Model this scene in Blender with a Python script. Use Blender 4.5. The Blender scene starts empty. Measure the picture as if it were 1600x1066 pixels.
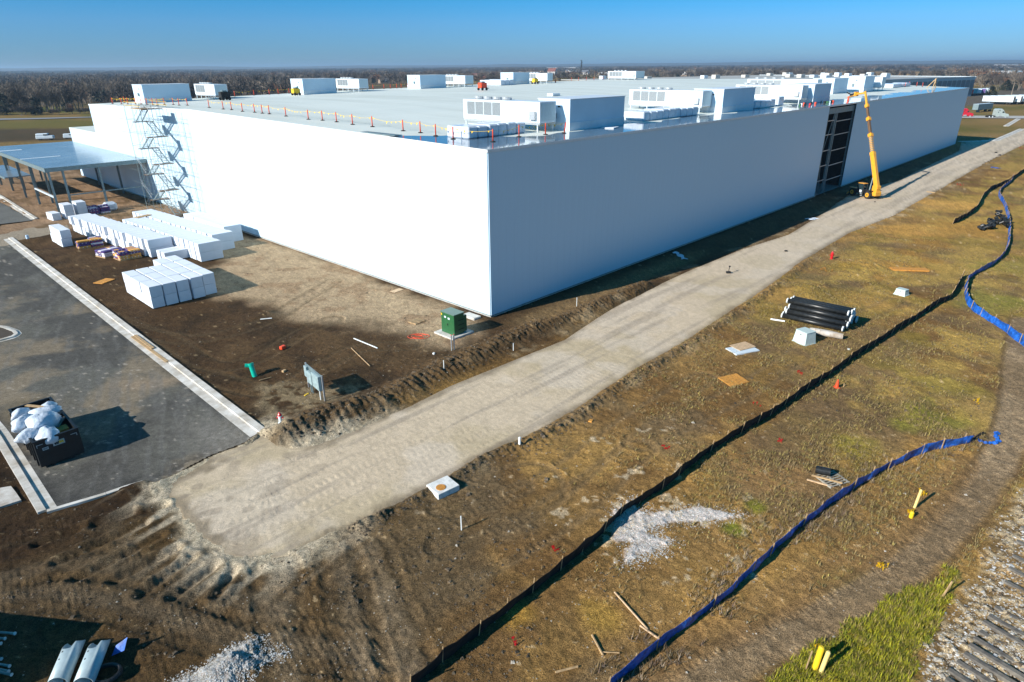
import bpy, math, random
import numpy as np
from mathutils import Matrix, Vector
random.seed(7)
S = bpy.context.scene
COL = S.collection

# ------------------------------------------------------------ camera
CAM_H = 23.5
FPX = 1003.9                       # focal length in pixels of a 1600 px wide picture
PITCH, ROLL = math.radians(23.184), math.radians(-0.451)
_f = np.array([0, math.cos(PITCH), -math.sin(PITCH)]); _r = np.array([1., 0, 0]); _u = np.cross(_r, _f)
_c, _s = math.cos(ROLL), math.sin(ROLL)
CR, CU, CF = _c * _r + _s * _u, -_s * _r + _c * _u, _f
cam_d = bpy.data.cameras.new('camera'); cam = bpy.data.objects.new('camera', cam_d); COL.objects.link(cam)
cam_d.sensor_width = 36; cam_d.lens = FPX / 1600 * 36; cam_d.clip_start = .5; cam_d.clip_end = 30000
M = Matrix.Identity(4)
for i in range(3):
    M[i][0] = CR[i]; M[i][1] = CU[i]; M[i][2] = -CF[i]
M[2][3] = CAM_H
cam.matrix_world = M
S.camera = cam

# ------------------------------------------------------------ sky, sun, exposure
SUN_EL = math.radians(27.5)
SUN_DIR = math.radians(34.5)       # the way the shadows fall, measured from +x towards +y
w = bpy.data.worlds.new('World'); S.world = w; w.use_nodes = True
nt = w.node_tree; nt.nodes.clear()
sky = nt.nodes.new('ShaderNodeTexSky'); sky.sky_type = 'NISHITA'; sky.sun_disc = False
sky.sun_elevation = SUN_EL
# direction to the sun is SUN_DIR + 180; rotation is measured from +y clockwise
_to = SUN_DIR + math.pi
sky.sun_rotation = math.atan2(math.cos(_to), math.sin(_to)) % (2 * math.pi)
sky.altitude = 300; sky.air_density = 1.0; sky.dust_density = 0.15; sky.ozone_density = 3.0
hs = nt.nodes.new('ShaderNodeHueSaturation'); hs.inputs['Saturation'].default_value = 1.0
bg = nt.nodes.new('ShaderNodeBackground'); bg.inputs['Strength'].default_value = 0.084
wo = nt.nodes.new('ShaderNodeOutputWorld')
tc = nt.nodes.new('ShaderNodeTexCoord'); sx = nt.nodes.new('ShaderNodeSeparateXYZ'); rp = nt.nodes.new('ShaderNodeValToRGB')
mu = nt.nodes.new('ShaderNodeMix'); mu.data_type = 'RGBA'; mu.blend_type = 'MULTIPLY'; mu.inputs[0].default_value = 1
nt.links.new(tc.outputs['Generated'], sx.inputs[0]); nt.links.new(sx.outputs['Z'], rp.inputs[0])
e = rp.color_ramp.elements
e[0].position = 0.0; e[0].color = (0.25, 0.46, 0.88, 1)
e[1].position = 0.10; e[1].color = (0.07, 0.56, 0.98, 1)
q_ = e.new(0.35); q_.color = (0.06, 0.78, 0.92, 1)
q_ = e.new(0.055); q_.color = (0.22, 0.54, 1.0, 1)
nt.links.new(sky.outputs[0], hs.inputs['Color']); nt.links.new(hs.outputs[0], mu.inputs[6]); nt.links.new(rp.outputs[0], mu.inputs[7])
nt.links.new(mu.outputs[2], bg.inputs['Color']); nt.links.new(bg.outputs[0], wo.inputs['Surface'])
sl = bpy.data.lights.new('sun', 'SUN'); so = bpy.data.objects.new('sun', sl); COL.objects.link(so)
sl.energy = 5.0; sl.angle = math.radians(0.5); sl.color = (1.0, 0.945, 0.86)
ldir = Vector((math.cos(SUN_DIR) * math.cos(SUN_EL), math.sin(SUN_DIR) * math.cos(SUN_EL), -math.sin(SUN_EL)))
so.rotation_euler = ldir.to_track_quat('-Z', 'Y').to_euler(); so.location = (-200, -140, 130)
S.view_settings.view_transform = 'Standard'; S.view_settings.look = 'None'
S.view_settings.gamma = 1; S.view_settings.use_curve_mapping = False
S.view_settings.exposure = 0.6
S.cycles.max_bounces = 6; S.cycles.volume_bounces = 0

# ------------------------------------------------------------ places
def G(px, py, z=0.0):
    "the point at height z on the site that lies under this spot of the survey photograph"
    d = (px - 800) * CR - (py - 533) * CU + FPX * CF
    t = (CAM_H - z) / -d[2]
    return np.array([d[0] * t, d[1] * t, z])
AZ = math.radians(43.77)           # heading of the long side of the warehouse
RA = np.array([math.sin(AZ), math.cos(AZ)]); LB = np.array([-math.cos(AZ), math.sin(AZ)])
C0 = np.array([-2.115, 60.92])     # the near corner of the warehouse
ROT_A = math.atan2(RA[1], RA[0])
def W(a, b, z=0.0):
    q = C0 + a * RA + b * LB
    return (float(q[0]), float(q[1]), float(z))
def AB(px, py, z=0.0):
    g = G(px, py, z)[:2] - C0
    return float(g @ RA), float(g @ LB)
LEN_A, LEN_B = 203.0, 119.0
BUMP = ([0, 60, 120, 203], [0, .85, 1.3, 1.45])
def roof_z(a, b):
    z = 16.45 + 1.15 * b / 68 if b < 68 else 17.6 - .8 * (b - 68) / 51
    return z + b / 119 * float(np.interp(a, *BUMP))
def roof_at(px, py):
    a, b = 20., 20.
    for _ in range(60):
        na, nb = AB(px, py, roof_z(a, b))
        a, b = .6 * a + .4 * na, .6 * b + .4 * min(max(nb, 0), 119)
    return a, b
def proj(x, y, z):
    d = np.array([x, y, z - CAM_H]); k = d @ CF
    return 800 + FPX * (d @ CR) / k, 533 - FPX * (d @ CU) / k
def a_for_x(px, b):
    lo, hi = -5., 202.
    for _ in range(40):
        m = (lo + hi) / 2
        if proj(*W(m, b, roof_z(m, b)))[0] < px: lo = m
        else: hi = m
    return (lo + hi) / 2

# ------------------------------------------------------------ materials
def nodes(m): return m.node_tree.nodes, m.node_tree.links
_mc = {}
def mat(name, col, rough=.6, metal=0., var=.12, scale=3., bump=.0, bscale=20., col2=None, spec=.5, coat=0., trans=0., coord='Object'):
    if name in _mc: return _mc[name]
    m = bpy.data.materials.new(name); m.use_nodes = True; _mc[name] = m
    n, l = nodes(m); b = n['Principled BSDF']
    b.inputs['Roughness'].default_value = rough; b.inputs['Metallic'].default_value = metal
    b.inputs['Specular IOR Level'].default_value = spec; b.inputs['Coat Weight'].default_value = coat
    b.inputs['Transmission Weight'].default_value = trans
    tc = n.new('ShaderNodeTexCoord'); tx = n.new('ShaderNodeTexNoise')
    tx.inputs['Scale'].default_value = scale; tx.inputs['Detail'].default_value = 6; tx.inputs['Roughness'].default_value = .65
    l.new(tc.outputs[coord], tx.inputs['Vector'])
    mx = n.new('ShaderNodeMix'); mx.data_type = 'RGBA'
    c2 = col2 or tuple(max(0, c * (1 - 2.2 * var)) for c in col)
    c1 = col if col2 else tuple(min(1, c * (1 + var)) for c in col)
    mx.inputs[6].default_value = (*c1, 1); mx.inputs[7].default_value = (*c2, 1)
    mr = n.new('ShaderNodeMapRange'); mr.inputs[1].default_value = .35; mr.inputs[2].default_value = .65
    l.new(tx.outputs[0], mr.inputs[0]); l.new(mr.outputs[0], mx.inputs[0]); l.new(mx.outputs[2], b.inputs['Base Color'])
    if bump:
        t2 = n.new('ShaderNodeTexNoise'); t2.inputs['Scale'].default_value = bscale; t2.inputs['Detail'].default_value = 5
        l.new(tc.outputs[coord], t2.inputs['Vector'])
        bp = n.new('ShaderNodeBump'); bp.inputs['Strength'].default_value = bump; bp.inputs['Distance'].default_value = .05
        l.new(t2.outputs[0], bp.inputs['Height']); l.new(bp.outputs[0], b.inputs['Normal'])
    return m
WHITE = mat('white_panel', (.54, .70, .82), .45, var=.02, scale=.5)
WHITE2 = mat('white_paint', (.64, .72, .78), .4, var=.03, scale=.8)
COPING = mat('coping_metal', (.7, .74, .78), .35, var=.04)
FOAM = mat('expanded_foam', (.64, .69, .76), .75, var=.03, scale=1.5, bump=.15, bscale=30)
STEEL = mat('grey_steel', (.20, .27, .29), .5, .3, var=.1, scale=2)
GALV = mat('galvanised', (.52, .55, .57), .4, .5, var=.12, scale=6)
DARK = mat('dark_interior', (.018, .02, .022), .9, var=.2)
COIL = mat('coil_fins', (.24, .27, .29), .5, .3, var=.1, scale=8)
DOORB = mat('pale_blue_door', (.55, .66, .70), .4, var=.03)
ORANGE = mat('safety_orange', (.85, .075, .02), .5, var=.08)
RED = mat('red_paint', (.62, .012, .02), .35, var=.08, coat=.3)
YELLOW = mat('yellow_plastic', (.85, .55, .02), .5, var=.06)
RUBBER = mat('black_rubber', (.016, .016, .017), .8, var=.2)
BLACKP = mat('black_pipe', (.02, .022, .023), .38, var=.25, scale=4)
WOOD = mat('pale_wood', (.46, .31, .16), .75, var=.15, scale=4, bump=.2)
OSB = mat('orange_board', (.62, .28, .05), .7, var=.18, scale=6)
PLY = mat('plywood', (.58, .40, .24), .75, var=.12, scale=5)
GREEN = mat('green_cabinet', (.02, .115, .04), .4, var=.06, coat=.2)
GREEN2 = mat('green_cabinet_top', (.10, .17, .13), .4, var=.06)
CONC = mat('concrete', (.55, .53, .49), .85, var=.12, scale=1.2, bump=.2)
CONC_S = mat('stained_concrete', (.60, .58, .54), .85, col2=(.30, .24, .18), scale=.9, bump=.2)
CAT = mat('machine_yellow', (.78, .36, .03), .4, var=.06, coat=.2)
BRNM = mat('boom_steel', (.20, .12, .07), .5, .3, var=.2, scale=5)
TEALP = mat('teal_pipe', (.0, .42, .30), .35, var=.08)
TARP = mat('white_bag', (.60, .67, .76), .3, var=.08, scale=2, bump=.8, bscale=5, coat=.3)
PALEG = mat('pale_green_vault', (.50, .60, .58), .55, var=.05)
BLUEF = mat('blue_fabric', (.012, .12, .52), .55, var=.3, scale=3, bump=.3, bscale=8)
BLACKF = mat('black_fabric', (.012, .010, .009), .9, var=.3)
PVC = mat('white_pvc', (.74, .78, .78), .35, var=.05)
GLASS = mat('dark_glass', (.02, .04, .05), .1, var=.1)
CARDB = mat('orange_paper', (.75, .38, .08), .6, var=.1)
PURP = mat('purple_print', (.09, .05, .22), .5, var=.3, scale=9)
PRINTW = mat('white_print', (.75, .72, .78), .5, var=.1)
BARK = mat('bare_bark', (.15, .125, .10), .9, var=.25, scale=.3)
BARKP = mat('pale_bark', (.215, .175, .135), .9, var=.2, scale=.3)
BARKD = mat('dark_twigs', (.075, .06, .05), .9, var=.25, scale=.3)
BARKR = mat('rust_twigs', (.19, .095, .05), .9, var=.25, scale=.3)
EVER = mat('evergreen', (.016, .026, .014), .9, var=.3, scale=.4)
DRUM = mat('drum_black', (.012, .014, .016), .45, var=.2)
def trim_nodes(m):
    pass
# roof membrane: white with seams and dirt
def roof_mat():
    m = bpy.data.materials.new('roof_membrane'); m.use_nodes = True; n, l = nodes(m); b = n['Principled BSDF']
    tc = n.new('ShaderNodeTexCoord'); mp = n.new('ShaderNodeMapping'); mp.inputs['Scale'].default_value = (.25, .02, 1)
    t = n.new('ShaderNodeTexNoise'); t.inputs['Scale'].default_value = 1; t.inputs['Detail'].default_value = 8
    l.new(tc.outputs['Object'], mp.inputs[0]); l.new(mp.outputs[0], t.inputs['Vector'])
    br = n.new('ShaderNodeTexBrick'); br.inputs['Scale'].default_value = 1; br.inputs['Mortar Size'].default_value = .02
    br.inputs['Brick Width'].default_value = 30; br.inputs['Row Height'].default_value = 3.0
    br.inputs['Color1'].default_value = (.71, .75, .70, 1); br.inputs['Color2'].default_value = (.68, .725, .68, 1); br.inputs['Mortar'].default_value = (.56, .60, .62, 1)
    l.new(tc.outputs['Object'], br.inputs['Vector'])
    mx = n.new('ShaderNodeMix'); mx.data_type = 'RGBA'; mx.blend_type = 'MULTIPLY'; mx.inputs[0].default_value = 1
    cr = n.new('ShaderNodeValToRGB'); cr.color_ramp.elements[0].position = .3; cr.color_ramp.elements[0].color = (.86, .86, .84, 1)
    cr.color_ramp.elements[1].position = .6; cr.color_ramp.elements[1].color = (1, 1, 1, 1)
    l.new(t.outputs[0], cr.inputs[0]); l.new(br.outputs['Color'], mx.inputs[6]); l.new(cr.outputs[0], mx.inputs[7])
    l.new(mx.outputs[2], b.inputs['Base Color']); b.inputs['Roughness'].default_value = .55
    return m
ROOFM = roof_mat()
WETM = mat('wet_membrane', (.13, .19, .25), .07, var=.06, scale=.4, spec=.9)
CANOPYM = mat('canopy_membrane', (.22, .27, .31), .22, var=.10, scale=.15, spec=.8)

# ------------------------------------------------------------ mesh helpers
class MB:
    def __init__(s): s.v = []; s.f = []; s.m = []; s.mats = []; s.cur = 0
    def mat(s, m):
        if m not in s.mats: s.mats.append(m)
        s.cur = s.mats.index(m); return s
    def add(s, vs, fs):
        o = len(s.v); s.v += [tuple(map(float, q)) for q in vs]; s.f += [tuple(i + o for i in f) for f in fs]; s.m += [s.cur] * len(fs); return s
    def box(s, x0, x1, y0, y1, z0, z1, T=None, ch=0.):
        if ch <= 0:
            vs = [(x, y, z) for x in (x0, x1) for y in (y0, y1) for z in (z0, z1)]
            fs = [(0, 1, 3, 2), (4, 6, 7, 5), (0, 4, 5, 1), (2, 3, 7, 6), (0, 2, 6, 4), (1, 5, 7, 3)]
        else:
            vs = []; c = ch
            for z, k in ((z0, c), (z0 + c, 0), (z1 - c, 0), (z1, c)):
                if k: vs += [(x0 + c, y0 + c, z), (x1 - c, y0 + c, z), (x1 - c, y1 - c, z), (x0 + c, y1 - c, z)] * 1; vs += []
                else: vs += [(x0 + c, y0, z), (x1 - c, y0, z), (x1, y0 + c, z), (x1, y1 - c, z), (x1 - c, y1, z), (x0 + c, y1, z), (x0, y1 - c, z), (x0, y0 + c, z)]
            A, B, Cc, D = 0, 4, 12, 20
            fs = [(A + 3, A + 2, A + 1, A), (D, D + 1, D + 2, D + 3)]
            for k in range(8): fs.append((B + k, B + (k + 1) % 8, Cc + (k + 1) % 8, Cc + k))
            for k in range(4):
                e0, e1 = B + 2 * k, B + 2 * k + 1; fs.append((A + k, A + (k + 1) % 4, e1, e0)); fs.append((A + (k + 1) % 4, B + (2 * k + 2) % 8, e1))
                e0, e1 = Cc + 2 * k, Cc + 2 * k + 1; fs.append((e0, e1, D + (k + 1) % 4, D + k)); fs.append((e1, Cc + (2 * k + 2) % 8, D + (k + 1) % 4))
        if T is not None: vs = [tuple(T @ Vector(q)) for q in vs]
        return s.add(vs, fs)
    def bar(s, p, q, w, h=None, up=(0, 0, 1)):
        p, q = Vector(p), Vector(q); d = q - p; L = d.length
        if L < 1e-6: return s
        d.normalize(); up = Vector(up)
        if abs(d.dot(up)) > .98: up = Vector((1, 0, 0))
        x = d.cross(up).normalized(); y = x.cross(d).normalized(); h = h or w
        vs = [p + sx * x * w / 2 + sy * y * h / 2 + t * d * L for t in (0, 1) for sx, sy in ((-1, -1), (1, -1), (1, 1), (-1, 1))]
        return s.add(vs, [(3, 2, 1, 0), (4, 5, 6, 7), (0, 1, 5, 4), (1, 2, 6, 5), (2, 3, 7, 6), (3, 0, 4, 7)])
    def tube(s, p, q, r0, r1=None, n=8, cap=True):
        p, q = Vector(p), Vector(q); d = (q - p); d.normalize(); r1 = r0 if r1 is None else r1
        up = Vector((0, 0, 1)) if abs(d.z) < .95 else Vector((1, 0, 0))
        x = d.cross(up).normalized(); y = x.cross(d).normalized()
        vs = [(p if k == 0 else q) + (r0, r1)[k] * (math.cos(2 * math.pi * i / n) * x + math.sin(2 * math.pi * i / n) * y) for k in (0, 1) for i in range(n)]
        fs = [(i, i + n, (i + 1) % n + n, (i + 1) % n) for i in range(n)]
        if cap: fs += [tuple(range(n)), tuple(range(2 * n - 1, n - 1, -1))]
        return s.add(vs, fs)
    def hollow(s, p, q, r, t, n=16):
        p, q = Vector(p), Vector(q); d = (q - p).normalized(); up = Vector((0, 0, 1)) if abs(d.z) < .95 else Vector((1, 0, 0))
        x = d.cross(up).normalized(); y = x.cross(d).normalized(); vs = []
        for P_, R_ in ((p, r), (q, r), (q, r - t), (p, r - t)):
            vs += [P_ + R_ * (math.cos(2 * math.pi * i / n) * x + math.sin(2 * math.pi * i / n) * y) for i in range(n)]
        fs = []
        for k in range(4):
            a, b = k * n, ((k + 1) % 4) * n
            fs += [(a + i, b + i, b + (i + 1) % n, a + (i + 1) % n) for i in range(n)]
        return s.add(vs, fs)
    def prism(s, poly, z0, z1):
        n = len(poly); vs = [(x, y, z0) for x, y in poly] + [(x, y, z1) for x, y in poly]
        return s.add(vs, [tuple(range(n - 1, -1, -1)), tuple(range(n, 2 * n))] + [(i, (i + 1) % n, (i + 1) % n + n, i + n) for i in range(n)])
    def lathe(s, prof, n=12, T=None):
        vs = [(r * math.cos(2 * math.pi * i / n), r * math.sin(2 * math.pi * i / n), z) for r, z in prof for i in range(n)]
        fs = [(k * n + i, k * n + (i + 1) % n, (k + 1) * n + (i + 1) % n, (k + 1) * n + i) for k in range(len(prof) - 1) for i in range(n)]
        fs += [tuple(range(n - 1, -1, -1)), tuple(range((len(prof) - 1) * n, len(prof) * n))]
        if T is not None: vs = [tuple(T @ Vector(q)) for q in vs]
        return s.add(vs, fs)
    def mesh(s, name, smooth=False):
        me = bpy.data.meshes.new(name); me.from_pydata(s.v, [], s.f)
        for m in s.mats: me.materials.append(m)
        me.polygons.foreach_set('material_index', s.m)
        if smooth: me.polygons.foreach_set('use_smooth', [True] * len(s.f))
        me.update(); return me
def link(name, me, parent=None, loc=None, rz=0., scale=None):
    o = bpy.data.objects.new(name, me); COL.objects.link(o)
    if parent is not None: o.parent = parent
    if loc is not None: o.location = loc
    if rz: o.rotation_euler = (0, 0, rz)
    if scale is not None: o.scale = scale
    return o
def part(name, mb, parent, smooth=False, **k): return link(name, mb.mesh(name, smooth), parent, **k)
def tag(o, label=None, cat=None, group=None, kind=None):
    if label: o['label'] = label
    if cat: o['category'] = cat
    if group: o['group'] = group
    if kind: o['kind'] = kind
    return o
def thing(name, label, cat, loc=(0, 0, 0), rz=0., group=None):
    o = bpy.data.objects.new(name, None); COL.objects.link(o); o.location = loc; o.rotation_euler = (0, 0, rz); o.empty_display_size = .3
    return tag(o, label, cat, group)
def copy_tree(o, parent=None):
    c = o.copy(); COL.objects.link(c)
    if parent is not None: c.parent = parent
    for ch in list(o.children): copy_tree(ch, c)
    return c
def np_mesh(name, V, F, mats, attrs=None, midx=None, smooth=False):
    me = bpy.data.meshes.new(name); V = np.asarray(V, np.float32); F = np.asarray(F, np.int32); k = F.shape[1]
    me.vertices.add(len(V)); me.vertices.foreach_set('co', V.ravel())
    me.loops.add(F.size); me.loops.foreach_set('vertex_index', F.ravel())
    me.polygons.add(len(F)); me.polygons.foreach_set('loop_start', np.arange(len(F), dtype=np.int32) * k)
    for m in mats: me.materials.append(m)
    if midx is not None: me.polygons.foreach_set('material_index', np.asarray(midx, np.int32))
    me.update(calc_edges=True)
    me.polygons.foreach_set('use_smooth', np.full(len(F), smooth, dtype=bool))
    for an, arr in (attrs or {}).items():
        at = me.color_attributes.new(an, 'FLOAT_COLOR', 'POINT')
        full = np.ones((len(V), 4), np.float32); full[:, :3] = arr; at.data.foreach_set('color', full.ravel())
    return me
ORD = ['first', 'second', 'third', 'fourth', 'fifth', 'sixth', 'seventh', 'eighth', 'ninth', 'tenth', 'eleventh', 'twelfth', 'thirteenth', 'fourteenth', 'fifteenth', 'sixteenth', 'seventeenth', 'eighteenth', 'nineteenth', 'twentieth'] + ['%dth' % i if i % 10 not in (1, 2, 3) else '%d%s' % (i, {1: 'st', 2: 'nd', 3: 'rd'}[i % 10]) for i in range(21, 60)]

# ------------------------------------------------------------ terrain
def PL(*pts): return np.array([G(x, y)[:2] for x, y in pts])
def sdist(X, Y, P):
    "signed distance to a polygon, positive inside"
    d = np.full(X.shape, 1e18); ins = np.zeros(X.shape, bool); n = len(P)
    for i in range(n):
        ax, ay = P[i]; bx, by = P[(i + 1) % n]; ex, ey = bx - ax, by - ay
        t = np.clip(((X - ax) * ex + (Y - ay) * ey) / (ex * ex + ey * ey + 1e-12), 0, 1)
        d = np.minimum(d, (X - ax - t * ex) ** 2 + (Y - ay - t * ey) ** 2)
        c = ((ay > Y) != (by > Y)); xx = ax + (Y - ay) * ex / (ey if abs(ey) > 1e-12 else 1e-12)
        ins ^= c & (X < xx)
    d = np.sqrt(d); return np.where(ins, d, -d)
def ldist(X, Y, P):
    "distance to a polyline, the running length along it and the side"
    best = np.full(X.shape, 1e18); al = np.zeros(X.shape); run = 0.
    for i in range(len(P) - 1):
        ax, ay = P[i]; bx, by = P[i + 1]; ex, ey = bx - ax, by - ay; L = math.hypot(ex, ey)
        t = np.clip(((X - ax) * ex + (Y - ay) * ey) / (L * L), 0, 1)
        d = (X - ax - t * ex) ** 2 + (Y - ay - t * ey) ** 2; k = d < best
        best = np.where(k, d, best); al = np.where(k, run + t * L, al); run += L
    return np.sqrt(best), al
def smooth_line(P, n=8):
    P = np.asarray(P, float); out = []
    for i in range(len(P) - 1):
        p0, p1, p2, p3 = P[max(i - 1, 0)], P[i], P[i + 1], P[min(i + 2, len(P) - 1)]
        for k in range(n):
            t = k / n; out.append(.5 * ((2 * p1) + (-p0 + p2) * t + (2 * p0 - 5 * p1 + 4 * p2 - p3) * t * t + (-p0 + 3 * p1 - 3 * p2 + p3) * t ** 3))
    out.append(P[-1]); return np.array(out)
def vnoise(X, Y, s, seed=0):
    x, y = X / s + seed * 17.3, Y / s + seed * 9.1; xi, yi = np.floor(x).astype(np.int64), np.floor(y).astype(np.int64)
    fx, fy = x - xi, y - yi; fx = fx * fx * (3 - 2 * fx); fy = fy * fy * (3 - 2 * fy)
    def h(i, j):
        k = (i * 374761393 + j * 668265263 + seed * 974711) & 0x7fffffff
        k = ((k ^ (k >> 13)) * 1274126177) & 0x7fffffff; k = k ^ (k >> 16)
        return (k & 0xffffff) / float(0xffffff)
    return (h(xi, yi) * (1 - fx) + h(xi + 1, yi) * fx) * (1 - fy) + (h(xi, yi + 1) * (1 - fx) + h(xi + 1, yi + 1) * fx) * fy
def fbm(X, Y, s, o=4, seed=0, g=.55):
    r = 0; a = 1; t = 0
    for k in range(o): r = r + a * vnoise(X, Y, s / 2.03 ** k, seed + k); t += a; a *= g
    return r / t
def sst(x, a, b):
    t = np.clip((x - a) / (b - a), 0, 1); return t * t * (3 - 2 * t)

ROAD_P = PL((405, 678), (385, 692), (330, 712), (290, 733), (246, 757), (262, 790), (300, 838), (345, 868), (400, 877), (450, 866), (520, 838), (560, 822), (640, 783), (690, 758), (750, 718), (812, 690), (900, 643), (985, 585), (1075, 532), (1140, 490), (1190, 458), (1262, 404), (1330, 364), (1400, 336), (1470, 296), (1540, 256), (1600, 227), (1700, 185), (1680, 172), (1610, 186), (1598, 200), (1562, 214), (1500, 223), (1497, 235), (1400, 282), (1330, 300), (1290, 330), (1230, 366), (1160, 388), (1080, 420), (1010, 452), (955, 480), (880, 530), (800, 562), (700, 602), (640, 632), (600, 648), (560, 670), (500, 690), (440, 690))
LOT_P = PL((12, 374), (405, 677), (385, 692), (330, 712), (290, 733), (246, 757), (225, 756), (150, 775), (74, 797), (0, 690), (-90, 560), (-330, 330))
LOT2_P = PL((0, 314), (54, 344), (0, 353), (-80, 366), (-200, 300), (-120, 280))
PATH_P = PL((-60, 372), (0, 366), (60, 352), (112, 350), (105, 368), (60, 372), (20, 384), (-60, 400))
BERM = smooth_line(PL((430, 690), (520, 655), (600, 625), (690, 580), (770, 545), (840, 512), (900, 490), (960, 465), (1005, 448)))
BERM2 = smooth_line(PL((565, 822), (640, 785), (700, 752), (770, 710), (830, 688), (900, 650), (985, 592), (1080, 536), (1190, 464), (1265, 408)))
DITCH = smooth_line([W(4, -4.3)[:2], W(20, -4.2)[:2], W(45, -4.8)[:2], W(70, -5)[:2], W(86, -5)[:2]])
TAN_P = PL((300, 385), (380, 368), (480, 396), (600, 438), (768, 500), (745, 520), (700, 540), (650, 520), (580, 512), (500, 500), (430, 488), (350, 470), (290, 452), (335, 410))
GREY_P = PL((400, 640), (420, 600), (480, 600), (520, 600), (560, 610), (520, 632), (470, 640), (430, 670), (405, 676))
GRAVEL_A = PL((955, 800), (985, 780), (1010, 800), (1100, 795), (1160, 805), (1120, 812), (1050, 815), (1020, 830), (1052, 842), (1035, 862), (1010, 868), (980, 876), (990, 850), (965, 840))
GRAVEL_B = PL((260, 1075), (330, 1045), (372, 1015), (395, 1012), (392, 1030), (440, 1022), (380, 1060), (400, 1085))
GREEN_P = PL((1190, 1090), (1240, 1030), (1290, 990), (1380, 945), (1498, 885), (1490, 935), (1450, 985), (1425, 1030), (1420, 1090))
BALLAST_P = PL((1440, 1090), (1460, 1000), (1500, 930), (1545, 870), (1565, 820), (1600, 770), (1700, 720), (1760, 800), (1700, 1100))
SHED_P = PL((1510, 1090), (1545, 1000), (1570, 950), (1640, 900), (1760, 900), (1700, 1100))
BROWN_PAD = PL((1500, 183), (1595, 184), (1572, 197), (1594, 203), (1556, 220), (1490, 222), (1400, 230), (1400, 190))
FAR_LOT = PL((1470, 180), (1500, 168), (1600, 160), (1800, 140), (1800, 128), (1610, 132), (1540, 146), (1470, 150))
FAR_ROAD = PL((1490, 184), (1900, 187), (1900, 182.5), (1490, 180.5))
BUILD_P = np.array([W(-.3, -.3)[:2], W(LEN_A + .3, -.3)[:2], W(LEN_A + .3, LEN_B + .3)[:2], W(60, 139.3)[:2], W(-.3, 139.3)[:2]])
TRACKB = smooth_line(PL((1000, 1120), (1100, 1060), (1200, 1005), (1300, 955), (1400, 895), (1470, 835), (1525, 775), (1565, 710), (1588, 640), (1592, 560), (1600, 500)))
TRACKC = smooth_line(PL((1000, 1060), (1100, 1000), (1200, 950), (1300, 890), (1380, 850), (1450, 790), (1510, 720)))
_tr = [((0, 905), (120, 880), (240, 895), (330, 920), (430, 960)), ((0, 935), (90, 925), (200, 945), (330, 985), (480, 1010), (640, 1040)), ((0, 870), (110, 852), (200, 835), (270, 800)),
       ((530, 870), (545, 930), (560, 1000), (575, 1066)), ((580, 860), (600, 930), (625, 1000), (645, 1066)), ((430, 890), (440, 960), (455, 1066)),
       ((540, 900), (640, 850), (760, 810), (880, 740), (990, 660), (1100, 590)), ((560, 950), (680, 900), (800, 850), (900, 790), (1000, 700)), ((620, 1010), (720, 950), (830, 890), (930, 820)),
       ((700, 790), (790, 745), (840, 740), (855, 770), (800, 800), (700, 850)), ((100, 470), (180, 500), (260, 530), (330, 570), (400, 560), (470, 520), (520, 500)),
       ((190, 510), (300, 530), (420, 500), (470, 470), (520, 440)), ((330, 590), (420, 610), (500, 575), (560, 545), (640, 540)), ((1000, 690), (1100, 640), (1180, 600), (1300, 520), (1400, 470)),
       ((200, 300), (160, 315), (120, 350)), ((240, 325), (200, 335), (150, 350))]
TRACKS = [smooth_line(PL(*t)) for t in _tr]
TREADS = [smooth_line(PL(*t)) for t in (((320, 800), (420, 790), (520, 745), (620, 700), (760, 640), (900, 575), (1040, 490)), ((345, 835), (440, 815), (560, 770), (680, 715), (800, 655), (960, 570)))]
RADIAL = [smooth_line(PL(*t), 3) for t in (((205, 800), (60, 850)), ((225, 818), (90, 880)), ((250, 838), (120, 905)), ((275, 858), (180, 905)), ((300, 872), (220, 930)), ((335, 885), (270, 935)), ((255, 790), (150, 822)), ((365, 892), (340, 930)))]
SHALLOWS = [PL((700, 735))[0]]
MOUNDS = [(1262, 455, 3.6, 2.4, .55), (1350, 418, 4.6, 2.6, .5), (1425, 640, 1.5, 1.0, .25), (1385, 625, 1.6, .8, -.25), (420, 492, 1.1, .8, .35), (160, 372, 2.4, 1.5, .35), (70, 372, 2.2, 1.2, .3), (225, 758, 1.6, 1.2, .35), (1230, 410, 3., 1.2, .2),
          (355, 1050, 1.7, .8, .55), (505, 650, 1.5, .9, .5), (470, 670, 1.3, .8, .35), (560, 640, 1.8, 1., .3), (1010, 820, 1.2, .7, .12), (255, 300, 4, 1.5, .5)]
_M = [(*G(x, y)[:2], a, b, h) for x, y, a, b, h in MOUNDS]

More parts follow.
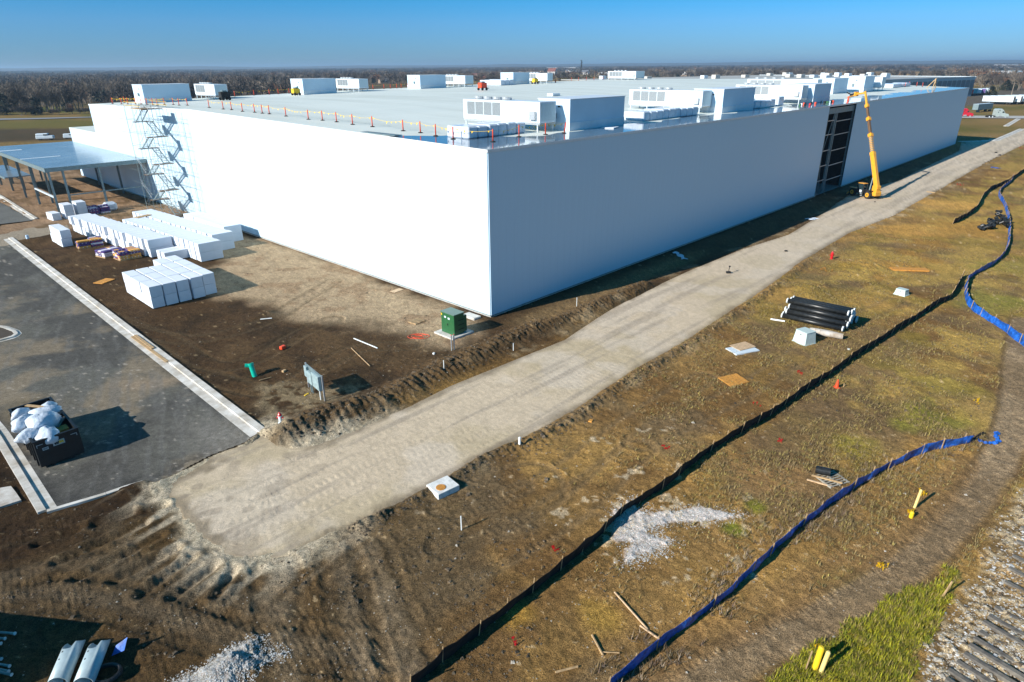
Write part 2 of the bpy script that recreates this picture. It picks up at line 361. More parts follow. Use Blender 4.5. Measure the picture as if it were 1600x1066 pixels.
def field(X, Y):
    "height, colour and zone masks of the bare ground"
    z = {}
    R_ = np.hypot(X, Y); near = 1 - sst(R_, 150, 400)
    road, lot, lot2, path = (sdist(X, Y, P) for P in (ROAD_P, LOT_P, LOT2_P, PATH_P))
    n1 = fbm(X, Y, 9, 5, 1); n2 = fbm(X, Y, 2.2, 4, 2); n3 = fbm(X, Y, .7, 3, 3); n4 = vnoise(X, Y, .28, 4); nb = fbm(X, Y, 40, 4, 5)
    a_, b_ = (X - C0[0]) * RA[0] + (Y - C0[1]) * RA[1], (X - C0[0]) * LB[0] + (Y - C0[1]) * LB[1]
    H = (n1 - .5) * .22 * near + (n2 - .5) * .12 * near + (n3 - .5) * .05 * near
    bld = sdist(X, Y, BUILD_P)
    H = H * sst(-bld, 0., 3.)
    rough = fbm(X, Y, 1.1, 4, 6)
    for P, wd, hh in ((BERM, 1.5, .62), (BERM2, .55, .22)):
        d, al = ldist(X, Y, P); m = np.exp(-(d / wd) ** 2)
        lump = .55 + .9 * fbm(X, Y, 1.3, 3, 8)
        tooth = .05 * np.sin(al * 2 * math.pi / .62 + 2 * n2) * (d < 1.6) if hh > .5 else 0
        H = H + m * (hh * lump + tooth + (n3 - .5) * .35 + (n4 - .5) * .14)
        z['berm%d' % (hh > .5)] = m
    d, al = ldist(X, Y, DITCH); H = H - .35 * np.exp(-(d / 1.3) ** 2) * (.7 + .6 * n2)
    ground_dark = z['berm1']
    for mx_, my_, ra, rb, hh in _M:
        u, v = (X - mx_) * RA[0] + (Y - my_) * RA[1], (X - mx_) * LB[0] + (Y - my_) * LB[1]
        q = np.exp(-((u / ra) ** 2 + (v / rb) ** 2)); H = H + hh * q * (.7 + .6 * n2 + (n3 - .5) * .5)
    trk = np.zeros(X.shape)
    for P in TRACKS:
        d, al = ldist(X, Y, P)
        for off in (.95,):
            q = np.exp(-(((d - off) / .26) ** 2))
            H = H - q * (.05 + .012 * np.sin(al * 2 * math.pi / .42) * sst(n2, .4, .6)) * near * sst(n1, .3, .5); trk = np.maximum(trk, q)
            H = H + .03 * np.exp(-(((d - off - .42) / .15) ** 2)) * near
    for P in RADIAL:
        d, al = ldist(X, Y, P); q = np.exp(-(d / .22) ** 2); H = H - .16 * q + .10 * np.exp(-((d - .5) / .22) ** 2)
    # crawler marks in the bottom corner
    cz = sdist(X, Y, PL((-120, 960), (-60, 830), (150, 800), (230, 850), (330, 930), (620, 960), (640, 1090), (-150, 1090))); cm = sst(cz, -.5, 1.)
    H = H + cm * .009 * np.sin(2 * math.pi * ((X * .8 + Y * .6) / .30 + 1.5 * n1)) * (vnoise(X, Y, 1.9, 11) > .35) * (.4 + n2)
    H = H + cm * (n3 - .5) * .12
    dB, alB = ldist(X, Y, TRACKB); dC, alC = ldist(X, Y, TRACKC)
    tb = 1 - sst(dB + (n2 - .5) * .5, .7, 1.35); tcx = 1 - sst(dC + (n2 - .5) * .7, .5, 1.1)
    H = H - .10 * tb - .05 * tcx + np.exp(-((dB - .75) / .14) ** 2) * .012 * np.sin(alB * 2 * math.pi / .3)
    bal = sdist(X, Y, BALLAST_P) + (n2 - .5) * 1.6; H = H + .18 * sst(bal, 0, 2.) + (n4 - .5) * .10 * sst(bal, 0, .6)
    dirtR = (1 - sst(b_, -14, -10)) * near
    H = H + (n4 - .5) * .045 * near + (rough - .5) * .08 * dirtR
    # settle under hard surfaces
    ap_ = 1 - sst(X, -13, -6)
    hard = np.maximum.reduce([sst(lot, -.15, .5), sst(lot2, -.2, .6)])
    H = H * (1 - hard) - .16 * hard
    rs = sst(road + (n2 - .5) * (.35 + 1.6 * ap_) + (n3 - .5) * .8 * ap_, -.05, .7 + .5 * ap_)
    H = H * (1 - rs) - .16 * rs
    # ---------------------------------------------- colours (the soil itself)
    def C(*c): return np.array(c)[None, :] * np.ones(X.shape + (1,))
    def mixc(A, c, m): return A + (np.array(c)[None, :] - A) * m[..., None]
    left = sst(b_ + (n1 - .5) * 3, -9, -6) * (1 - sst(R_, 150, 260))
    A = C(.185, .130, .062)
    A = mixc(A, (.125, .082, .040), sst(n1, .42, .62)); A = mixc(A, (.25, .175, .075), sst(fbm(X, Y, 6, 4, 20), .5, .66) * .9)
    A = mixc(A, (.30, .195, .060), sst(fbm(X, Y, 16, 4, 21), .54, .70) * .7 * sst(R_, 35, 70))
    A = mixc(A, (.15, .135, .035), sst(fbm(X, Y, 5, 4, 22), .60, .74) * .6 * sst(X, 6, 20))
    # churned dark soil of the near corner
    nearleft = (1 - sst(X + (n1 - .5) * 10, -8, 6)) * (1 - sst(Y + (n1 - .5) * 8, 36, 42))
    A = mixc(A, (.092, .068, .042), nearleft * .85); A = mixc(A, (.15, .11, .065), nearleft * sst(n1, .5, .65) * .6); A = mixc(A, (.05, .040, .028), nearleft * sst(n2, .56, .7) * .6)
    # soil beside the warehouse
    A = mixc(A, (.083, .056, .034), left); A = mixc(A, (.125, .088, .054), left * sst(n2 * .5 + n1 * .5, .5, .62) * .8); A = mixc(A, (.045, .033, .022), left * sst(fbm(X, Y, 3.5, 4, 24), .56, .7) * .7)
    tan = sst(sdist(X, Y, TAN_P) + (n1 - .5) * 7 + (n2 - .5) * 2.5, -1.6, 2.0); A = mixc(A, (.48, .415, .355), tan * .95); A = mixc(A, (.30, .22, .17), tan * sst(n2, .54, .68) * .6)
    tan2 = sst(b_ + (n1 - .5) * 8, 74, 80) * sst(-a_ , -3, 0) * (1 - sst(-a_, 24, 32)) * (1 - sst(b_, 160, 190)); A = mixc(A, (.40, .31, .26), tan2 * .9); A = mixc(A, (.16, .12, .075), tan2 * sst(n2, .5, .65) * .7)
    grey = sst(sdist(X, Y, GREY_P) + (n2 - .5) * 3, -.8, .8); A = mixc(A, (.30, .27, .22), grey * .8 * sst(n3, .35, .5))
    berm = z['berm1']; A = mixc(A, (.12, .092, .062), berm * .8); A = mixc(A, (.30, .24, .16), np.exp(-(((np.abs(b_ + 3.2)) / 1.5) ** 2)) * sst(a_, -2, 3) * (1 - sst(a_, 32, 42)) * .8)
    dch = sst(a_, 30, 45) * (1 - sst(a_, 200, 206)) * sst(b_, -9, -7) * (1 - sst(b_, -1, 0)); A = mixc(A, (.16, .125, .09), dch * .7)
    A = mixc(A, (.37, .33, .27), np.exp(-((road + .7) / .9) ** 2) * sst(n2, .5, .7) * .6 * near)
    A = mixc(A, (.10, .078, .05), z['berm0'] * .7)
    sr = vnoise(X * .86 - Y * .5, (X * .5 + Y * .86) * .18, .45, 90) * .6 + n2 * .4
    # worn grass to the side
    A = mixc(A, (.115, .098, .075), sst(fbm(X, Y, 7, 4, 95), .50, .62) * .55 * near * (1 - left) * (1 - berm))
    gr = sst(X + (n1 - .5) * 14, 18, 34) * (1 - sst(b_, -20, -16)) * near
    A = mixc(A, (.30, .235, .085), gr * sst(fbm(X, Y, 4.5, 4, 30), .44, .62) * .75); A = mixc(A, (.18, .155, .045), gr * sst(fbm(X, Y, 5.5, 4, 31), .55, .70) * .6)
    for px, py, r, c in ((1440, 650, 3.2, (.17, .19, .035)), (1330, 700, 2.2, (.20, .20, .04)), (1150, 828, .9, (.11, .17, .02)), (1180, 790, .9, (.13, .16, .02)), (1470, 600, 3, (.24, .21, .06)), (1350, 470, 4, (.30, .21, .08)), (1545, 470, 5, (.17, .18, .05)), (1590, 420, 6, (.20, .19, .06)), (1480, 320, 8, (.40, .27, .10)), (1420, 360, 6, (.36, .23, .08)), (810, 960, 1.2, (.30, .21, .06)), (940, 960, 1.2, (.28, .2, .06)), (1550, 640, 2.5, (.26, .2, .09)), (1200, 740, 3, (.22, .15, .08))):
        q = G(px, py); dd = np.hypot(X - q[0], Y - q[1]) / r; A = mixc(A, c, (1 - sst(dd + (n2 - .5) * 1.2, .3, 1.1)) * .75)
    gg = sst(sdist(X, Y, GREEN_P) + (n2 - .5) * 1.6, -.2, .7); A = mixc(A, (.24, .23, .015), gg * .9); A = mixc(A, (.13, .15, .012), gg * sst(n3, .5, .7) * .6); A = mixc(A, (.24, .18, .06), gg * sst(n1, .55, .7) * .7)
    A = mixc(A, (.165, .135, .105), tb * .97); A = mixc(A, (.225, .19, .155), tb * sst(n1, .45, .62) * .8); A = mixc(A, (.11, .08, .05), np.exp(-((dB - 1.15) / .18) ** 2) * .7); A = mixc(A, (.17, .12, .07), tcx * .6)
    for P in TRACKS[3:6]:
        dd = ldist(X, Y, P)[0]; A = mixc(A, (.25, .225, .20), (1 - sst(dd + (n2 - .5) * .7, .25, .85)) * .45)
    for P in TRACKS[:2]:
        dd = ldist(X, Y, P)[0]; A = mixc(A, (.20, .18, .16), (1 - sst(dd + (n2 - .5) * .6, .3, .9)) * .45)
    A = mixc(A, A.reshape(-1, 3).mean(0) * 0 + np.array((.12, .10, .075)), trk * .5 * near)
    bm = sst(bal, -.3, .5); A = mixc(A, (.42, .39, .34), bm * sst(n4 + .5 * n3, .55, .9)); A = mixc(A, (.20, .16, .11), bm * (1 - sst(n4 + .5 * n3, .5, .75)) * .7)
    A = mixc(A, (.33, .25, .15), sst(sdist(X, Y, PL((1540, 900), (1600, 860), (1700, 860), (1700, 950), (1600, 960))) + (n2 - .5), -.4, .6) * .8)
    for P in (GRAVEL_A, GRAVEL_B):
        gv = sst(sdist(X, Y, P) + (n2 - .5) * 1.1 + (n4 - .5) * .35, -.12, .2); A = mixc(A, (.46, .48, .62), gv * .92); H = H + .05 * gv * (n4)
    gv = sst(fbm(X, Y, 1.3, 4, 40) - .12 * np.minimum(np.hypot((X - G(990, 800)[0]) / 6., (Y - G(990, 800)[1]) / 5.), 3), .53, .62) * (n4 > .45); A = mixc(A, (.45, .43, .40), gv * .6 * near)
    # speckle of small stones
    A = mixc(A, (.36, .31, .24), ((n4 > .93) & (n3 > .5)) * .6 * near)
    pad = sst(sdist(X, Y, BROWN_PAD), -1, 1); A = mixc(A, (.125, .092, .055), pad * .95)
    # beyond the site
    fr = sst(R_, 190, 300); fld = C(.20, .155, .07); fld = mixc(fld, (.12, .12, .035), sst(nb, .45, .6)); fld = mixc(fld, (.25, .19, .10), sst(fbm(X, Y, 200, 4, 50), .5, .65))
    A = A * (1 - fr[..., None]) + fld * fr[..., None]
    A = mixc(A, (.055, .045, .035), sst(sdist(X, Y, PL((-300, 232), (170, 216), (170, 200), (-300, 205))) + (n1 - .5) * 6 + 2, -4, 4) * .85)
    A = mixc(A, (.105, .115, .028), sst(sdist(X, Y, PL((-300, 204), (170, 200), (170, 188), (-300, 192))) + (n1 - .5) * 10, -6, 8) * .75)
    A = mixc(A, (.22, .32, .035), sst(sdist(X, Y, PL((66, 172), (72, 167), (110, 170), (105, 176))), -6, 6) * .75)
    wood = np.maximum(sst(R_, 480, 620) * sst(-X, 60, 160), sst(R_, 1200, 1600)); A = mixc(A, (.075, .062, .045), wood * .85)
    A = mixc(A, (.33, .25, .15), sst(sdist(X, Y, PL((1290, 120), (1470, 120), (1470, 112.6), (1290, 113.2))), -8, 8) * .85)
    A = mixc(A, (.30, .22, .14), sst(sdist(X, Y, PL((720, 119), (800, 119), (800, 114.5), (720, 115))), -8, 8) * .6)
    A = mixc(A, (.24, .21, .10), sst(sdist(X, Y, PL((885, 121), (960, 121), (960, 115), (885, 115.5))), -8, 8) * .8)
    flot = sst(sdist(X, Y, FAR_LOT), -.5, .5); A = mixc(A, (.105, .105, .11), flot)
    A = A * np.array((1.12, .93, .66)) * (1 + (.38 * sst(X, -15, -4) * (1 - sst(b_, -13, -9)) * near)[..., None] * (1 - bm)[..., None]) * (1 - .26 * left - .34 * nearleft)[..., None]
    A = mixc(A, (.50, .42, .295), ap_ * sst(road + (n1 - .5) * 3.5 + (n2 - .5) * 2.6 + (n3 - .5) * 1.2, -1.6, -.1) * .97 * (1 - .9 * berm) * (lot < -.05) * (X > -27))
    A = mixc(A, (.46, .38, .27), ap_ * np.exp(-((np.minimum(road, 0) + .2) / 1.9) ** 2) * sst(sr, .40, .58) * .9 * (1 - berm) * (road < .8) * (lot < -.4) * (X > -27))
    A = A * (1 + (n4 - .5)[..., None] * .45 * near[..., None] + (n3 - .5)[..., None] * .3 * near[..., None])
    return H, np.clip(A, .004, .9), dict(road=road, lot=lot, lot2=lot2, path=path, n1=n1, n2=n2, n3=n3, n4=n4, bld=bld, gr=gr, gg=gg - .5, bal=bal, a=a_, b=b_, berm=z['berm1'])

# rows spaced with distance: fine soil close by, coarse fields at the horizon
r_ = 12.0; RR = []
while r_ < 12000:
    RR.append(r_); r_ += max(.075, r_ * r_ / (CAM_H * 642) * 1.15)
    if r_ > 400: r_ += RR[-1] * .01
RR = np.array(RR)
th = list(np.linspace(-52, 52, 800)); th += list(np.linspace(52, 308, 50))[1:-1]
TH = np.radians(np.array(th)); NT, NR = len(TH), len(RR)
XX = np.sin(TH)[None, :] * RR[:, None]; YY = np.cos(TH)[None, :] * RR[:, None]
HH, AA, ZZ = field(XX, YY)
i0 = np.arange(NR - 1)[:, None] * NT; j0 = np.arange(NT)[None, :]; j1 = (j0 + 1) % NT
QUADS = np.stack([i0 + j0, i0 + j1, i0 + NT + j1, i0 + NT + j0], -1)[..., ::-1].reshape(-1, 4)
def soil_mat(name, attr='soil', bscale=5., bstr=.9, rough=.95, fine=.38, grit=.45, gs=20., peb=.5, dist=.10):
    m = bpy.data.materials.new(name); m.use_nodes = True; n, l = nodes(m); b = n['Principled BSDF']
    at = n.new('ShaderNodeVertexColor'); at.layer_name = attr; tc = n.new('ShaderNodeTexCoord')
    def nz(sc_, det, ro):
        t = n.new('ShaderNodeTexNoise'); t.inputs['Scale'].default_value = sc_; t.inputs['Detail'].default_value = det; t.inputs['Roughness'].default_value = ro; l.new(tc.outputs['Object'], t.inputs['Vector']); return t
    def rng(o, a0, a1, b0, b1):
        r = n.new('ShaderNodeMapRange'); r.inputs[1].default_value = a0; r.inputs[2].default_value = a1; r.inputs[3].default_value = b0; r.inputs[4].default_value = b1; l.new(o, r.inputs[0]); return r
    t1 = nz(bscale, 7, .72); t2 = nz(gs, 3, .6)
    r1 = rng(t1.outputs[0], .32, .68, 1 - fine, 1 + fine); r2 = rng(t2.outputs[0], .35, .65, 1 - grit, 1 + grit)
    mu = n.new('ShaderNodeMath'); mu.operation = 'MULTIPLY'; l.new(r1.outputs[0], mu.inputs[0]); l.new(r2.outputs[0], mu.inputs[1])
    vo = n.new('ShaderNodeTexVoronoi'); vo.inputs['Scale'].default_value = 9; l.new(tc.outputs['Object'], vo.inputs['Vector']); pr = rng(vo.outputs['Distance'], .10, .20, peb, 0)
    mu2 = n.new('ShaderNodeMath'); mu2.operation = 'ADD'; l.new(mu.outputs[0], mu2.inputs[0]); l.new(pr.outputs[0], mu2.inputs[1])
    vm = n.new('ShaderNodeVectorMath'); vm.operation = 'SCALE'; l.new(at.outputs[0], vm.inputs[0]); l.new(mu2.outputs[0], vm.inputs['Scale'])
    l.new(vm.outputs[0], b.inputs['Base Color']); b.inputs['Roughness'].default_value = rough; b.inputs['Specular IOR Level'].default_value = .12
    ad = n.new('ShaderNodeMath'); ad.operation = 'MULTIPLY_ADD'; l.new(t2.outputs[0], ad.inputs[0]); ad.inputs[1].default_value = .45; l.new(t1.outputs[0], ad.inputs[2])
    bp = n.new('ShaderNodeBump'); bp.inputs['Strength'].default_value = bstr; bp.inputs['Distance'].default_value = dist
    l.new(ad.outputs[0], bp.inputs['Height']); l.new(bp.outputs[0], b.inputs['Normal']); return m
SOIL = soil_mat('soil')
V = np.stack([XX, YY, HH], -1).reshape(-1, 3)
# close the middle under the viewpoint
cidx = len(V); V = np.vstack([V, [[0, 0, 0]]]); AC = np.vstack([AA.reshape(-1, 3), [[.12, .09, .05]]])
cen = np.array([[j, (j + 1) % NT, cidx] for j in range(NT)])
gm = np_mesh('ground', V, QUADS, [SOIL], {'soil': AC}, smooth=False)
ground = link('ground', gm); tag(ground, kind='structure')
gc = np_mesh('ground_centre', np.vstack([V[:NT], [[0, 0, 0]]]), np.array([[(j + 1) % NT, j, NT] for j in range(NT)]), [mat('soil_plain', (.1, .075, .045), .95)])
g2 = link('ground', gc); tag(g2, kind='structure')

def sheet(name, P, zfun, colfun, m, grow=.25, kind='structure'):
    sd = sdist(XX, YY, P); keep = (sd > -grow)
    kf = keep.reshape(-1)[QUADS].all(1) & (np.hypot(XX, YY).reshape(-1)[QUADS[:, 0]] < 700)
    F = QUADS[kf]; used = np.unique(F); remap = np.zeros(NT * NR, np.int64); remap[used] = np.arange(len(used))
    x, y = XX.reshape(-1)[used], YY.reshape(-1)[used]; sub = {k: v.reshape(-1)[used] for k, v in ZZ.items()}
    z = zfun(x, y, sub, sd.reshape(-1)[used]); c = colfun(x, y, sub, sd.reshape(-1)[used])
    o = link(name, np_mesh(name, np.stack([x, y, z], -1), remap[F], [m], {'soil': np.clip(c, .004, .9)})); tag(o, kind=kind); return o
def mx(A, c, m): return A + (np.array(c)[None, :] - A) * m[:, None]
def road_z(x, y, s, sd):
    z = -.01 + (s['n1'] - .5) * .05 + (s['n3'] - .5) * .015
    for P in TREADS:
        d, al = ldist(x, y, P)
        for off in (.0, 1.1, 2.3): q = np.exp(-((d - off) / .25) ** 2); z = z - q * (.012 + .005 * np.sin(al * 2 * math.pi / .45))
    ap = sst(x, -16, -4); z = z - (1 - ap) * .012 * np.abs(np.sin((x * .5 - y * .9) * 1.7 + 5 * s['n1'])) * (s['n2'] > .42)
    return z - .25 * (1 - sst(sd + (s['n2'] - .5) * 1.1 * (1 - sst(x, -13, -6)), -.25, .25))
def road_c(x, y, s, sd):
    A = np.ones((len(x), 3)) * np.array((.545, .44, .315)); A = mx(A, (.46, .37, .24), sst(s['n1'], .45, .62) * .8); A = mx(A, (.57, .48, .375), sst(fbm(x, y, 5, 4, 60), .5, .65) * .7)
    A = mx(A, (.545, .46, .36), sst(x, 12, 45) * .6)
    al = x * RA[0] + y * RA[1]; pe = x * LB[0] + y * LB[1]
    st = fbm(al / 14, pe * 1.6, 1., 4, 61); A = mx(A, (.30, .25, .20), sst(st, .52, .66) * .5)
    A = mx(A, (.20, .155, .10), (1 - sst(sd + (s['n2'] - .5) * (1.4 + 2.2 * (1 - sst(x, -13, -6))), .0, 1.0)) * .75)
    st2 = vnoise(x * .5 - y * .9, x * .9 + y * .5, .8, 63); A = mx(A, (.26, .21, .16), (1 - sst(x, -18, -6)) * sst(st2, .6, .8) * .5)
    return A * (1 + (s['n4'] - .5)[:, None] * .22)
sheet('gravel_road', ROAD_P, road_z, road_c, soil_mat('gravel', bscale=7, bstr=.55, fine=.13, grit=.20, gs=26, peb=.16, dist=.05))
def lot_c(x, y, s, sd):
    A = np.ones((len(x), 3)) * np.array((.078, .074, .066)); A = mx(A, (.12, .115, .097), sst(s['n1'], .45, .6) * .8)
    A = mx(A, (.22, .175, .12), sst(fbm(x, y, 5, 5, 70), .52, .68) * .75)
    q = G(235, 600); dd = np.hypot((x - q[0]) / 3.4, (y - q[1]) / 1.4); A = mx(A, (.25, .19, .13), (1 - sst(dd + (s['n2'] - .5) * .9, .3, 1.1)) * .8)
    q = G(40, 640); dd = np.hypot((x - q[0]) / 5, (y - q[1]) / 5); A = mx(A, (.17, .125, .07), (1 - sst(dd + (s['n1'] - .5) * 1.2, .3, 1.1)) * .7)
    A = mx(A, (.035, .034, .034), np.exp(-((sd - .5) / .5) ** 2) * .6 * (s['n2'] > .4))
    st = fbm(x * 2 + y, (y - x) / 5, 1, 4, 71); A = mx(A, (.14, .135, .125), sst(st, .52, .66) * .45)
    A = mx(A, (.33, .29, .24), ((s['n4'] > .9) & (fbm(x, y, 3, 3, 72) > .5)) * .6)
    A = mx(A, (.20, .185, .16), (1 - sst(np.abs(x * .42 + y * .9 - (-17.8 * .42 + 39 * .9) + 1.6), .0, 3.5)) * sst(x, -26, -20) * .7)
    return A * (1 + (s['n4'] - .5)[:, None] * .3)
ASPH = soil_mat('asphalt', bscale=3, bstr=.3, rough=.85, fine=.25, grit=.30, gs=22, peb=.7, dist=.03)
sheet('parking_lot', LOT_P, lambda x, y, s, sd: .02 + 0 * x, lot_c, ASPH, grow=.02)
sheet('parking_lot', LOT2_P, lambda x, y, s, sd: .02 + 0 * x, lambda x, y, s, sd: np.ones((len(x), 3)) * np.array((.14, .14, .13)) * (1 + (s['n2'] - .5)[:, None] * .5), ASPH, grow=.02)
sheet('dirt_path', PATH_P, lambda x, y, s, sd: .03 - .2 * (1 - sst(sd, -.3, .4)), lambda x, y, s, sd: np.ones((len(x), 3)) * np.array((.33, .27, .20)) * (1 + (s['n2'] - .5)[:, None] * .5), SOIL, grow=.3)
def ground_h(x, y):
    h, _, s = field(np.array([[x]]), np.array([[y]]))
    if s['lot'][0, 0] > 0 or s['lot2'][0, 0] > 0: return .02
    if s['road'][0, 0] > .2: return -.01
    return float(h[0, 0])
_hq = []
def heights(P):
    P = np.atleast_2d(P); h, _, s = field(P[:, 0][None, :], P[:, 1][None, :])
    h = h[0]; h = np.where((s['lot'][0] > 0) | (s['lot2'][0] > 0), .02, h); return np.where(s['road'][0] > .2, -.01, h)

# far asphalt yard and service road beyond the warehouse
def flat(name, P, z, m, kind='structure'):
    mb = MB().mat(m); n = len(P); mb.add([(x, y, z) for x, y in P], [tuple(range(n - 1, -1, -1))] if False else [tuple(range(n))])
    o = link(name, mb.mesh(name)); tag(o, kind=kind); return o
flat('road', PL((1480, 185), (1900, 189), (1900, 183.5), (1480, 181.5)), .25, mat('pale_road', (.42, .41, .39), .9))
flat('road', PL((-400, 192), (0, 188.4), (60, 187.2), (145, 184.5), (150, 183.2), (60, 185.2), (0, 186.2), (-400, 189)), .3, mat('grey_road', (.24, .25, .27), .8))

# ============================================================ warehouse
wh = thing('warehouse', 'huge windowless white panelled warehouse with one open bay in its long shaded wall', 'warehouse', (C0[0], C0[1], 0), ROT_A)
# local frame of the building: x runs along the long shaded wall, y along the sunlit gable wall
OP0, OP1 = 87.6, 102.0
def local_roof(a, b): return roof_z(a, b)
PW = 1.14
pm = MB().mat(WHITE).box(0.002, PW - .002, -.09, .0, 0, 1).mesh('wall_panel')
def long_wall_z(a): return 16.45
x = 0.0; n_pan = 0
while x < LEN_A - .1:
    wd = min(PW, LEN_A - x)
    if not (OP0 - .6 < x + wd / 2 < OP1 + .0):
        o = link('wall_panel', pm, wh, (x, 0, .28 + random.uniform(-.01, .01)), 0, (wd / PW, 1, 16.1)); n_pan += 1
    x += PW
y = 0.0
pm2 = MB().mat(WHITE).box(-.09, 0, 0.002, PW - .002, 0, 1).mesh('wall_panel')
while y < LEN_B - .1:
    wd = min(PW, LEN_B - y)
    link('wall_panel', pm2, wh, (0, y, .28), 0, (1, wd / PW, roof_z(0, y + wd / 2) - .34)); y += PW
mb = MB().mat(WHITE); mb.box(LEN_A - .1, LEN_A, 0, LEN_B, .25, 16.3); mb.box(0, LEN_A, LEN_B - .1, LEN_B, .25, 16.3); part('rear_wall', mb, wh)
mb = MB().mat(CONC); mb.box(.03, .35, .03, LEN_B, -.3, .30); mb.box(.03, OP0, .03, .35, -.3, .30); mb.box(OP1, LEN_A, .03, .35, -.3, .30); part('concrete_footing', mb, wh)
mb = MB().mat(STEEL); mb.box(-.13, -.095, -.13, LEN_B, .20, .27); mb.box(-.13, OP0, -.13, -.095, .20, .27); mb.box(OP1, LEN_A, -.13, -.095, .20, .27); part('base_flashing', mb, wh)
# roof
NA, NB = 42, 26; aa = np.linspace(-.12, LEN_A, NA); bb = np.linspace(-.12, LEN_B, NB)
vs = [(a, b, roof_z(max(a, 0), max(b, 0))) for a in aa for b in bb]; vs += [(a, b, z - .25) for a, b, z in vs]; N0 = NA * NB
fs = []
for i in range(NA - 1):
    for j in range(NB - 1):
        q = i * NB + j; fs.append((q, q + NB, q + NB + 1, q + 1)); fs.append((q + N0, q + 1 + N0, q + NB + 1 + N0, q + NB + N0))
mb = MB().mat(ROOFM); mb.add(vs, fs)
part('roof', mb, wh)
mb = MB().mat(COPING)
for i in range(NA - 1): mb.bar((aa[i], -.14, roof_z(max(aa[i], 0), 0) - .10), (aa[i + 1], -.14, roof_z(aa[i + 1], 0) - .10), .05, .26)
for j in range(NB - 1): mb.bar((-.14, bb[j], roof_z(0, max(bb[j], 0)) - .10), (-.14, bb[j + 1], roof_z(0, bb[j + 1]) - .10), .05, .26)
part('roof_edge_trim', mb, wh)
# a film of melt water standing along the low eaves
edge = []
rnd = random.Random(3)
inner = [(1.0 + 0 * 0, 15.2), (4.0, 11.6), (7, 10.6)] + [(a, 5.0 + .9 * math.sin(a * .31) + .7 * math.sin(a * .83 + 1)) for a in np.arange(9, 200, 1.6)] + [(202.6, 5.5)]
poly = [(0.05, .05), (202.6, .05)] + inner[::-1]
V_, F_ = [], []
K = 60
ts = np.linspace(.05, 202.6, 180)
ia = [q[0] for q in inner]; ib = [q[1] for q in inner]
for t in ts:
    top = float(np.interp(t, ia, ib)) if t > 1 else 15.2
    for k in range(4):
        b = .05 + (top - .05) * k / 3; V_.append((t, b, roof_z(t, b) + .012))
for i in range(len(ts) - 1):
    for k in range(3): q = i * 4 + k; F_.append((q, q + 4, q + 5, q + 1))
part('water_film', MB().mat(WETM).add(V_, F_), wh)
# open bay: frame, columns, girts, near-black sheets behind
z = 16.0
for x in (OP0 - .2, OP1 + .15): pass
part('bay_shade_sheets', MB().mat(DARK).box(OP0 - .9, OP0 - .85, .4, 12, 0, 16).box(OP1 + .85, OP1 + .9, .4, 12, 0, 16).box(OP0 - .9, OP1 + .9, 12, 12.1, 0, 16), wh)  # near-black partitions added to paint in the darkness of the unlit hall
part('bay_header', MB().mat(STEEL).box(OP0 - .5, OP1 + .2, .25, .55, 14.9, 15.9), wh)
for x in (OP0 + .3, OP0 + 4.2, OP0 + 5.0, OP1 - .1): part('column', MB().mat(STEEL).box(x - .14, x + .14, .3, .6, 0, 15.9), wh)
for k, zz in enumerate((2.6, 5.4, 8.2, 11.1, 13.6)):
    part('girt', MB().mat(GALV).box(OP0 + .45, OP0 + 4.05, .35, .45, zz, zz + .14), wh)
    part('girt', MB().mat(GALV).box(OP0 + 5.15, OP1 - .25, .35, .45, zz - .3, zz - .16), wh)
part('brace', MB().mat(STEEL).bar((OP0 + .5, .45, 7.5), (OP0 + 4, .45, 15), .12), wh)
part('brace', MB().mat(STEEL).bar((OP0 + 2.2, .45, .3), (OP0 + .6, .45, 7.5), .10), wh)
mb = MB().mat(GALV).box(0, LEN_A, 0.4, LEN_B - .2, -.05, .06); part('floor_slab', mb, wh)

# lower annex continuing the gable wall
an = thing('annex', 'lower flat-roofed white annex continuing the sunlit wall of the warehouse', 'building', W(0, LEN_B), ROT_A)
for k in range(17):
    link('wall_panel', pm2, an, (0, .01 + k * PW * 1.02, .25), 0, (1, 1.02, 10.75))
part('roof', MB().mat(ROOFM).box(-.1, 45, .02, 19.9, 11.0, 11.12), an)
part('rear_wall', MB().mat(WHITE).box(0.05, 45, 19.7, 19.8, 0, 10.95), an)

# ------------------------------------------------------------ canopy
cn = thing('canopy', 'flat-roofed steel canopy with open sides attached to the sunlit gable wall', 'canopy', W(-.15, 91.5), ROT_A)
part('roof', MB().mat(CANOPYM).box(-16.1, -.05, -.2, 48.2, 7.78, 8.0), cn)
part('roof_edge_trim', MB().mat(STEEL).box(-16.25, -16.1, -.3, 48.3, 7.35, 8.04).box(-16.1, -.05, -.35, -.2, 7.35, 8.04), cn)
part('roof_seam', MB().mat(WHITE2).box(-16.0, -9.5, 17.4, 18.3, 8.0, 8.02), cn)
part('roof_seam', MB().mat(WHITE2).box(-16.0, -12, 36.0, 37.4, 8.0, 8.02), cn)
def hcol(h): return MB().mat(STEEL).box(-.16, .16, -.16, -.13, 0, h).box(-.16, .16, .13, .16, 0, h).box(-.015, .015, -.13, .13, 0, h).mesh('column')
hc = hcol(7.4)
for (x_, y_) in [(-15.7, .3), (-13.6, .3), (-8, .3), (-1.0, .3), (-15.7, 14), (-13.6, 14), (-15.7, 24.5), (-13.6, 24.5), (-15.7, 36), (-13.6, 36), (-15.7, 47), (-13.6, 47), (-1.0, 14.5), (-1.0, 30), (-8, 47)]:
    link('column', hc, cn, (x_, y_, 0))
for y_ in (.3, 14, 24.5, 36, 47): part('rafter', MB().mat(STEEL).box(-16, -.3, y_ - .12, y_ + .12, 7.38, 7.77), cn)
for x_ in (-15.7, -8, -1.0): part('beam', MB().mat(STEEL).box(x_ - .1, x_ + .1, .5, 46.8, 7.1, 7.37), cn)
